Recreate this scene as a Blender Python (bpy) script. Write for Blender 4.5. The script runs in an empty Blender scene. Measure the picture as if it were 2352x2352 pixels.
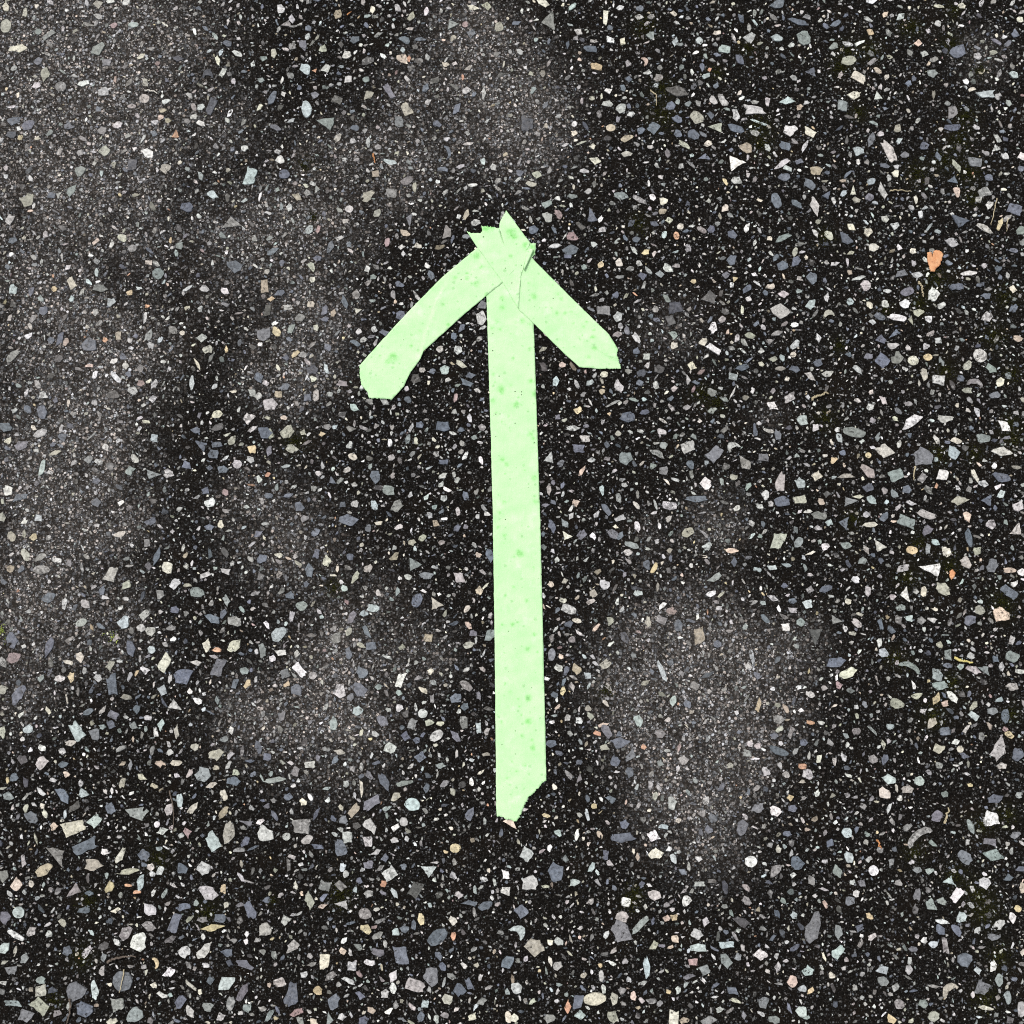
import bpy, math, random
import numpy as np
from mathutils import Vector
from mathutils.geometry import delaunay_2d_cdt

# ------------------------------------------------------------------ camera, sky, sun, exposure
SC = bpy.context.scene
COL = SC.collection
PHOTO = 2352.0                       # side of the square photograph in pixels
HALF = math.tan(math.radians(22.0))  # half field of view
TILT = math.radians(8.0)             # the phone leans a little: the lower edge is nearer
DIST = 0.375 / HALF                  # the picture covers about 0.75 m of ground

cam_data = bpy.data.cameras.new('camera')
cam_data.sensor_fit = 'HORIZONTAL'
cam_data.angle = 2 * math.atan(HALF)
cam_data.clip_start = 0.01
cam_data.clip_end = 500
cam = bpy.data.objects.new('camera', cam_data)
COL.objects.link(cam)
cam.location = (0, -DIST * math.sin(TILT), DIST * math.cos(TILT))
cam.rotation_euler = (TILT, 0, 0)
SC.camera = cam

world = bpy.data.worlds.new('World'); SC.world = world; world.use_nodes = True
wn = world.node_tree.nodes; wl = world.node_tree.links
sky = wn.new('ShaderNodeTexSky'); sky.sky_type = 'NISHITA'; sky.sun_disc = False
SUN_EL, SUN_AZ = math.radians(58), math.radians(-40)     # azimuth from +Y towards +X
sky.sun_elevation = SUN_EL; sky.sun_rotation = SUN_AZ
sky.air_density = 1.0; sky.dust_density = 4.0; sky.ozone_density = 1.0
hs = wn.new('ShaderNodeHueSaturation'); hs.inputs['Saturation'].default_value = 0.22   # overcast: a grey sky
wl.new(sky.outputs[0], hs.inputs['Color'])
wl.new(hs.outputs[0], wn['Background'].inputs['Color'])
wn['Background'].inputs['Strength'].default_value = 0.12

sun_data = bpy.data.lights.new('sun', 'SUN'); sun_data.energy = 1.4
sun_data.angle = math.radians(14); sun_data.color = (1.0, 0.965, 0.91)
sun = bpy.data.objects.new('sun', sun_data); COL.objects.link(sun)
sdir = Vector((math.sin(SUN_AZ) * math.cos(SUN_EL), math.cos(SUN_AZ) * math.cos(SUN_EL), math.sin(SUN_EL)))
sun.rotation_euler = sdir.to_track_quat('Z', 'Y').to_euler()
sun.location = sdir * 3

SC.view_settings.view_transform = 'Standard'; SC.view_settings.look = 'None'
SC.view_settings.gamma = 1.0; SC.view_settings.use_curve_mapping = False
SC.view_settings.exposure = 0.45
SC.cycles.use_denoising = False
SC.cycles.max_bounces = 3; SC.cycles.diffuse_bounces = 2
SC.cycles.filter_width = 1.1

# ------------------------------------------------------------------ helpers
rng = np.random.RandomState(7)

def ground(px, py):
    """Where a spot of the photograph lies on the ground (metres)."""
    u = (px - PHOTO / 2) / (PHOTO / 2) * HALF
    v = -(py - PHOTO / 2) / (PHOTO / 2) * HALF
    c, s = math.cos(TILT), math.sin(TILT)
    dy, dz = v * c + s, v * s - c
    t = cam.location.z / -dz
    return u * t, cam.location.y + dy * t

MPP = 0.75 / PHOTO

def lin(r, g, b):
    f = lambda c: (c / 255 / 12.92) if c <= 10 else ((c / 255 + 0.055) / 1.055) ** 2.4
    return np.array([f(r), f(g), f(b)])

def tag(o, label=None, cat=None, group=None, kind=None):
    for k, v in (('label', label), ('category', cat), ('group', group), ('kind', kind)):
        if v: o[k] = v
    return o

def link(name, me, mat, parent=None):
    o = bpy.data.objects.new(name, me)
    if mat: me.materials.append(mat)
    COL.objects.link(o)
    if parent: o.parent = parent
    return o

def attr(me, name, values, kind='FLOAT'):
    a = me.attributes.new(name, 'FLOAT_COLOR' if kind == 'COLOR' else 'FLOAT', 'POINT')
    a.data.foreach_set('color' if kind == 'COLOR' else 'value', np.ascontiguousarray(values, dtype=np.float32).ravel())

class NT:
    """Tiny node-tree builder."""
    def __init__(self, name):
        self.m = bpy.data.materials.new(name); self.m.use_nodes = True
        self.t = self.m.node_tree; self.n = self.t.nodes; self.l = self.t.links
        self.b = self.n['Principled BSDF']
    def put(self, sock, v):
        if isinstance(v, bpy.types.NodeSocket): self.l.new(v, sock)
        elif v is not None:
            sock.default_value = (tuple(v) + (1,))[:4] if sock.type == 'RGBA' else v
    def attr(self, name, out='Fac'):
        n = self.n.new('ShaderNodeAttribute'); n.attribute_name = name; return n.outputs[out]
    def pos(self):
        return self.n.new('ShaderNodeNewGeometry').outputs['Position']
    def noise(self, vec, scale, detail=3, rough=0.6, dist=0.0):
        n = self.n.new('ShaderNodeTexNoise'); self.put(n.inputs['Vector'], vec)
        n.inputs['Scale'].default_value = scale; n.inputs['Detail'].default_value = detail
        n.inputs['Roughness'].default_value = rough; n.inputs['Distortion'].default_value = dist
        return n.outputs['Fac']
    def voro(self, vec, scale, rand=1.0):
        n = self.n.new('ShaderNodeTexVoronoi'); self.put(n.inputs['Vector'], vec)
        n.inputs['Scale'].default_value = scale; n.inputs['Randomness'].default_value = rand
        return n.outputs['Distance'], n.outputs['Color']
    def math(self, op, a, b=None, clamp=False):
        n = self.n.new('ShaderNodeMath'); n.operation = op; n.use_clamp = clamp
        self.put(n.inputs[0], a)
        if b is not None: self.put(n.inputs[1], b)
        return n.outputs[0]
    def ramp(self, v, a, b, c=0.0, d=1.0):
        n = self.n.new('ShaderNodeMapRange'); n.clamp = True; self.put(n.inputs[0], v)
        for i, x in enumerate((a, b, c, d)): self.put(n.inputs[i + 1], x)
        return n.outputs[0]
    def mix(self, f, a, b, mode='MIX'):
        n = self.n.new('ShaderNodeMix'); n.data_type = 'RGBA'; n.blend_type = mode
        self.put(n.inputs[0], f); self.put(n.inputs[6], a); self.put(n.inputs[7], b)
        return n.outputs[2]
    def sep(self, c):
        n = self.n.new('ShaderNodeSeparateColor'); self.put(n.inputs[0], c); return n.outputs
    def scale_vec(self, v, s):
        n = self.n.new('ShaderNodeVectorMath'); n.operation = 'MULTIPLY'
        self.put(n.inputs[0], v); n.inputs[1].default_value = s; return n.outputs[0]
    def grey(self, v, tint=(1, 1, 1)):
        n = self.n.new('ShaderNodeVectorMath'); n.operation = 'SCALE'; n.inputs[0].default_value = tint
        self.put(n.inputs['Scale'], v); return n.outputs[0]
    def finish(self, col, rough, spec, bump=None, strength=0.5, dist=0.0005):
        self.put(self.b.inputs['Base Color'], col); self.put(self.b.inputs['Roughness'], rough)
        self.b.inputs['Specular IOR Level'].default_value = spec
        if bump is not None:
            n = self.n.new('ShaderNodeBump'); n.inputs['Strength'].default_value = strength
            n.inputs['Distance'].default_value = dist
            self.put(n.inputs['Height'], bump); self.put(self.b.inputs['Normal'], n.outputs[0])
        return self.m

# ------------------------------------------------------------------ worn, dusty areas of the asphalt (photo x, y, radius, amount)
WEAR = [(90, 60, 200, .75), (260, 130, 190, .95), (120, 260, 200, .8), (270, 330, 150, .9), (210, 440, 170, .9), (60, 480, 150, .5),
        (420, 60, 120, .5), (520, 290, 90, .6), (540, 540, 110, .75), (340, 560, 110, .3), (640, 510, 110, .6), (700, 480, 90, .4),
        (700, 700, 110, .8), (740, 760, 80, .6), (690, 870, 100, .7), (620, 860, 90, .5), (930, 350, 130, .75), (1050, 50, 90, .6), (1120, 60, 80, .7),
        (1090, 150, 110, .7), (960, 190, 80, .5), (1200, 210, 120, .75), (1210, 330, 110, .75), (1130, 300, 110, .55), (1220, 270, 80, .5),
        (740, 360, 80, .5), (770, 540, 90, .6), (820, 330, 60, .3), (900, 460, 70, .4),
        (120, 720, 140, .7), (220, 780, 120, .75), (330, 800, 100, .7), (60, 650, 90, .5), (110, 820, 110, .5), (190, 930, 140, .85),
        (210, 1020, 110, .7), (60, 1060, 150, .75), (120, 1130, 120, .8), (240, 1180, 120, .8), (60, 1340, 130, .8), (90, 1420, 120, .7), (260, 1450, 110, .6),
        (220, 1230, 80, .7), (40, 1600, 90, .6), (560, 1640, 90, .6), (60, 1240, 60, .4), (570, 1140, 80, .4), (480, 680, 60, .3),
        (640, 1230, 120, .6), (690, 1260, 80, .5), (770, 1440, 100, .5), (800, 1510, 100, .55), (610, 1650, 80, .5), (770, 1690, 130, .7), (800, 1640, 80, .5), (690, 1620, 80, .5),
        (950, 1490, 80, .5), (870, 1370, 70, .3), (1000, 1530, 60, .3), (760, 1560, 90, .5),
        (1530, 1430, 90, .6), (1500, 1540, 130, .65), (1440, 1560, 90, .55), (1600, 1560, 130, .75), (1680, 1530, 90, .8), (1700, 1520, 60, .5),
        (1560, 1640, 130, .7), (1640, 1680, 120, .8), (1500, 1700, 90, .6), (1660, 1750, 110, .7), (1560, 1800, 100, .6), (1640, 1850, 90, .55), (1630, 1940, 80, .65),
        (1530, 1840, 60, .5), (1650, 1210, 70, .5), (1500, 1240, 60, .3), (1640, 1370, 60, .4), (1790, 1500, 80, .6), (1790, 1620, 80, .6), (1850, 1480, 60, .35),
        (1540, 760, 80, .35), (1640, 1180, 60, .4), (1690, 1450, 60, .5), (1760, 960, 40, .3), (1480, 1900, 60, .3), (2260, 130, 60, .45)]
WG = np.array([(*ground(x, y), r * MPP, a) for x, y, r, a in WEAR])

def wear_at(xy):
    w = np.zeros(len(xy))
    for gx, gy, r, a in WG:
        w += 0.88 * a * np.exp(-(((xy[:, 0] - gx) ** 2 + (xy[:, 1] - gy) ** 2) / (0.8 * r * r)))
    return np.clip(w, 0, 1)

# ------------------------------------------------------------------ materials
def make_asphalt():
    k = NT('asphalt_binder'); p = k.pos(); w = k.attr('wear'); far = k.attr('far')
    n1 = k.noise(p, 620, 5, 0.7); n2 = k.noise(p, 42, 5, 0.68)
    base = k.mix(k.ramp(n1, .45, .80), (.0040, .0035, .0031), (.0225, .0195, .0170))
    base = k.mix(k.ramp(k.noise(p, 35, 4), .5, .75, 0, .6), base, (.011, .0078, .0052))     # brownish tar
    mo = k.math('MULTIPLY', k.attr('mossy'), k.ramp(n1, .35, .6))
    base = k.mix(mo, base, (.012, .0125, .0036))
    wn_ = k.math('MULTIPLY', w, k.ramp(n2, .30, .56, .22, 1), True)
    # worn mastic: the sand in it shows, grain against grain
    grains = None
    for sc_, lo, hi in ((760, .055, .78), (430, .065, .80)):
        d, c = k.voro(p, sc_); s = k.sep(c)
        g = k.mix(s[2], (1.14, 1.0, .90), (.96, .99, 1.05))
        g = k.mix(1.0, g, k.grey(k.ramp(k.math('POWER', s[1], 3.2), 0, 1, lo, hi)), 'MULTIPLY')
        g = k.mix(k.ramp(d, .36, .62), g, (.034, .029, .025))
        grains = g if grains is None else k.mix(k.math('GREATER_THAN', s[0], .52), grains, g)
    grains = k.mix(k.ramp(n1, .55, .75, 0, .35), grains, (.230, .210, .195))
    base = k.mix(k.math('MULTIPLY', wn_, k.ramp(n1, .30, .55, .45, 1)), base, grains)
    for sc_, lo, hi, th, rad in ((1000, .008, .040, .55, .40), (760, .012, .09, .74, .36), (480, .03, .16, .85, .36)):      # sand grains in the tar
        d, c = k.voro(p, sc_); s = k.sep(c)
        thr = k.math('SUBTRACT', th, k.math('MULTIPLY', wn_, .22))
        m = k.math('MULTIPLY', k.math('GREATER_THAN', s[0], thr), k.math('LESS_THAN', d, k.ramp(s[1], 0, 1, rad * .5, rad * 1.25)))
        g = k.mix(s[2], (1.03, 1.0, .95), (.95, 1.0, 1.06))
        g = k.mix(1.0, g, k.grey(k.ramp(k.math('POWER', s[1], 1.6), 0, 1, lo, hi)), 'MULTIPLY')
        base = k.mix(m, base, g)
    for sc_, th, rad in ((330, .62, .40), (150, .66, .42)):                                  # where no stones are modelled
        d, c = k.voro(p, sc_); s = k.sep(c)
        dd = k.math('ADD', d, k.math('MULTIPLY', k.math('SUBTRACT', n1, .5), .35))
        m = k.math('MULTIPLY', k.math('GREATER_THAN', s[0], th), k.math('LESS_THAN', dd, k.ramp(s[1], 0, 1, rad * .5, rad)))
        g = k.mix(s[2], (.30, .29, .25), (.12, .14, .18))
        base = k.mix(k.math('MULTIPLY', m, far), base, g)
    return k.finish(base, .92, .025, n1, .8, .0007)

def make_stone():
    k = NT('aggregate_stone'); p = k.pos(); n = k.n.new('ShaderNodeAttribute'); n.attribute_name = 'col'
    col, spk = n.outputs['Color'], n.outputs['Alpha']; w = k.attr('wear')
    n1 = k.noise(p, 520, 4, .7); n2 = k.noise(p, 210, 3, .6); n3 = k.noise(p, 480, 4, .75, .6)
    c = k.mix(1.0, col, k.grey(k.ramp(n1, .30, .70, .54, 1.42)), 'MULTIPLY')
    c = k.mix(1.0, c, k.grey(k.ramp(n2, .3, .7, .78, 1.18)), 'MULTIPLY')
    d, vc = k.voro(p, 640); s = k.sep(vc)                                                     # crystals of coarse-grained stone
    c = k.mix(k.math('MULTIPLY', k.math('GREATER_THAN', s[0], .74), k.math('MULTIPLY', spk, .8)), c, (.06, .058, .056))
    c = k.mix(k.math('MULTIPLY', k.math('LESS_THAN', s[0], .24), k.math('MULTIPLY', spk, .6)), c, (.68, .67, .65))
    tar = k.math('MULTIPLY', k.ramp(n3, .54, .62), k.ramp(k.noise(p, 150, 3, .6), .45, .55))   # tar left on the stone
    c = k.mix(k.math('MULTIPLY', tar, .9), c, (.015, .0135, .012))
    dust = k.math('MULTIPLY', w, k.ramp(k.noise(p, 420, 4, .7), .28, .66), True)
    c = k.mix(k.math('MULTIPLY', dust, .50), c, k.mix(k.ramp(n1, .3, .7), (.10, .091, .084), (.32, .295, .275)))
    return k.finish(c, .74, .12, n1, .5, .0005)

def make_tape():
    k = NT('green_masking_tape'); p = k.pos(); st = k.attr('stain'); ed = k.attr('crease')
    n1 = k.noise(p, 55, 5, .6); n2 = k.noise(p, 330, 4, .65); n3 = k.noise(p, 1500, 3, .6)
    fib = k.noise(k.scale_vec(p, (1400, 160, 400)), 1.0, 3, .6)
    c = k.mix(k.ramp(n1, .34, .66), (.435, .730, .365), (.520, .755, .432))
    c = k.mix(k.ramp(k.noise(p, 95, 4, .6), .56, .74, 0, .42), c, (.70, .81, .63))           # pale patches
    c = k.mix(k.ramp(n2, .50, .72, 0, .36), c, (.37, .70, .315))                              # damp mottling
    c = k.mix(k.ramp(fib, .55, .75, 0, .22), c, (.36, .68, .32))
    sm = k.math('MULTIPLY', st, k.ramp(n2, .30, .56, .1, 1.0), True)
    c = k.mix(k.math('MULTIPLY', sm, .85), c, (.20, .56, .145))
    d, vc = k.voro(p, 230); s = k.sep(vc)
    m = k.math('MULTIPLY', k.math('GREATER_THAN', s[0], .60), k.math('LESS_THAN', k.math('ADD', d, k.math('MULTIPLY', k.math('SUBTRACT', n3, .5), .5)), k.ramp(s[1], 0, 1, .07, .30)))
    c = k.mix(k.math('MULTIPLY', m, k.ramp(s[2], 0, 1, .25, .75)), c, (.21, .43, .17))         # soaked specks
    d, vc = k.voro(p, 420); s = k.sep(vc)
    m = k.math('MULTIPLY', k.math('GREATER_THAN', s[0], .955), k.math('LESS_THAN', d, k.ramp(s[1], 0, 1, .08, .26)))
    c = k.mix(k.math('MULTIPLY', m, .9), c, (.07, .085, .05))                                   # grit
    h = k.math('ADD', k.math('MULTIPLY', fib, .6), n2)
    return k.finish(c, .62, .22, h, .42, .0006)

def make_chip():
    k = NT('bark_chip'); p = k.pos()
    g = k.noise(k.scale_vec(p, (900, 160, 300)), 1.0, 5, .65); n = k.noise(p, 420, 4, .65)
    c = k.mix(k.ramp(g, .3, .7), (.50, .225, .105), (.66, .34, .175))
    c = k.mix(k.ramp(n, .56, .70, 0, .75), c, (.26, .115, .06))
    c = k.mix(k.ramp(k.noise(p, 160, 3), .5, .7, 0, .5), c, (.70, .46, .26))
    return k.finish(c, .75, .15, g, .5, .0006)

def make_plain(name, a, b, scale=400, rough=.8):
    k = NT(name); n = k.noise(k.pos(), scale, 4, .65)
    return k.finish(k.mix(k.ramp(n, .3, .7), a, b), rough, .12, n, .4, .0004)

M_ASPH, M_STONE, M_TAPE, M_CHIP = make_asphalt(), make_stone(), make_tape(), make_chip()

# ------------------------------------------------------------------ the asphalt sheet
MOSS = [(0, 2, 8, 890, .9), (0, 2, 840, 940, .35),
        (2, 0, 1010, 200, .9), (2, 0, 1130, 870, 1.2), (2, 0, 1880, 1080, .9), (2, 0, 1780, 370, .7), (2, 0, 1540, 550, .6), (2, 0, 1130, 660, .9), (2, 0, 950, 1690, .8), (2, 0, 1870, 940, .9),
        (3, 0, 1050, 210, .8), (3, 0, 1380, 330, .9), (3, 0, 600, 380, .9), (3, 0, 540, 510, .8), (3, 0, 780, 380, .9), (3, 0, 1490, 880, .9), (3, 0, 1440, 1060, 1), (3, 0, 1330, 1210, .9),
        (3, 0, 1120, 1310, 1), (3, 0, 1520, 1300, 1.1), (3, 0, 1400, 80, .7), (3, 0, 1600, 530, .7), (3, 0, 430, 1780, .7), (3, 0, 1540, 1500, .7), (3, 0, 680, 850, .7), (3, 0, 1100, 200, .6),
        (3, 1, 1270, 170, 1.2), (3, 1, 1140, 360, .9), (3, 1, 1790, 310, 1), (3, 1, 1700, 600, 1), (3, 1, 880, 410, .6), (3, 1, 1290, 1500, .9), (3, 1, 1850, 1370, 1), (3, 1, 430, 1230, .9), (3, 1, 1830, 1260, .7),
        (3, 1, 1330, 860, .8), (3, 1, 1840, 890, .8), (3, 1, 540, 680, .6), (3, 1, 1560, 1490, .8),
        (3, 2, 1370, 400, 1), (3, 2, 1050, 500, 1), (3, 2, 1770, 680, 1.1), (3, 2, 1240, 1530, 1), (3, 2, 970, 1110, .9), (3, 2, 1390, 1290, .9), (3, 2, 640, 60, .7), (3, 2, 1130, 250, .8), (3, 2, 1830, 1520, .7),
        (0, 3, 1190, 690, .9), (0, 3, 1560, 1090, .9), (0, 3, 610, 1430, .9), (0, 3, 410, 1760, .7), (0, 3, 660, 1010, .7),
        (1, 3, 640, 950, 1), (1, 3, 120, 1000, .4), (1, 1, 300, 1400, .9), (1, 0, 370, 1250, .8), (1, 0, 430, 1640, .7), (1, 2, 590, 570, .8), (2, 1, 1430, 1030, .8), (2, 1, 1540, 1110, .7),
        (2, 2, 700, 1350, .8), (2, 3, 900, 1010, .7), (2, 3, 930, 930, .6),
        (3, 3, 1580, 950, 1.1), (3, 3, 1640, 1090, 1.1), (3, 3, 1410, 800, .8), (3, 3, 1740, 1420, .9), (3, 3, 1640, 1750, 1), (3, 3, 1100, 640, .8), (3, 3, 1620, 430, .8), (3, 3, 1800, 350, .8)]
TS = 588 / 1932.0
MOSSW = [(*ground(tx * 588 + x * TS, ty * 588 + y * TS), s) for tx, ty, x, y, s in MOSS]

inner = np.linspace(-0.63, 0.63, 421)
grow = 0.63 * np.geomspace(1, 240, 34)[1:]
axis = np.concatenate([-grow[::-1], inner, grow])
gx, gy = np.meshgrid(axis, axis, indexing='xy')
N = len(axis); gxy = np.stack([gx.ravel(), gy.ravel()], 1)
gz = rng.normal(0, .00016, N * N) * (np.abs(gxy).max(1) < .62)
gz += .0006 * np.sin(gxy[:, 0] * 23 + 1) * np.sin(gxy[:, 1] * 19) * (np.abs(gxy).max(1) < .7) * .3
quad = np.arange(N * N).reshape(N, N)
gf = np.stack([quad[:-1, :-1], quad[:-1, 1:], quad[1:, 1:], quad[1:, :-1]], -1).reshape(-1, 4)
me = bpy.data.meshes.new('asphalt_pavement')
me.from_pydata(np.column_stack([gxy, gz]).tolist(), [], gf.tolist())
me.polygons.foreach_set('use_smooth', np.ones(len(gf), bool))
attr(me, 'wear', wear_at(gxy))
attr(me, 'far', np.clip((np.abs(gxy).max(1) - .46) / .12, 0, 1))
ms = np.zeros(N * N)
for x, y, s in MOSSW[2:]:
    ms += .8 * np.exp(-((gxy[:, 0] - x) ** 2 + (gxy[:, 1] - y) ** 2) / (.011 * s) ** 2)
attr(me, 'mossy', np.clip(ms, 0, 1))
PAVE = link('asphalt_pavement', me, M_ASPH)
tag(PAVE, 'dark weathered asphalt with pale stones showing, under the green tape arrow', 'asphalt', kind='structure')

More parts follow.
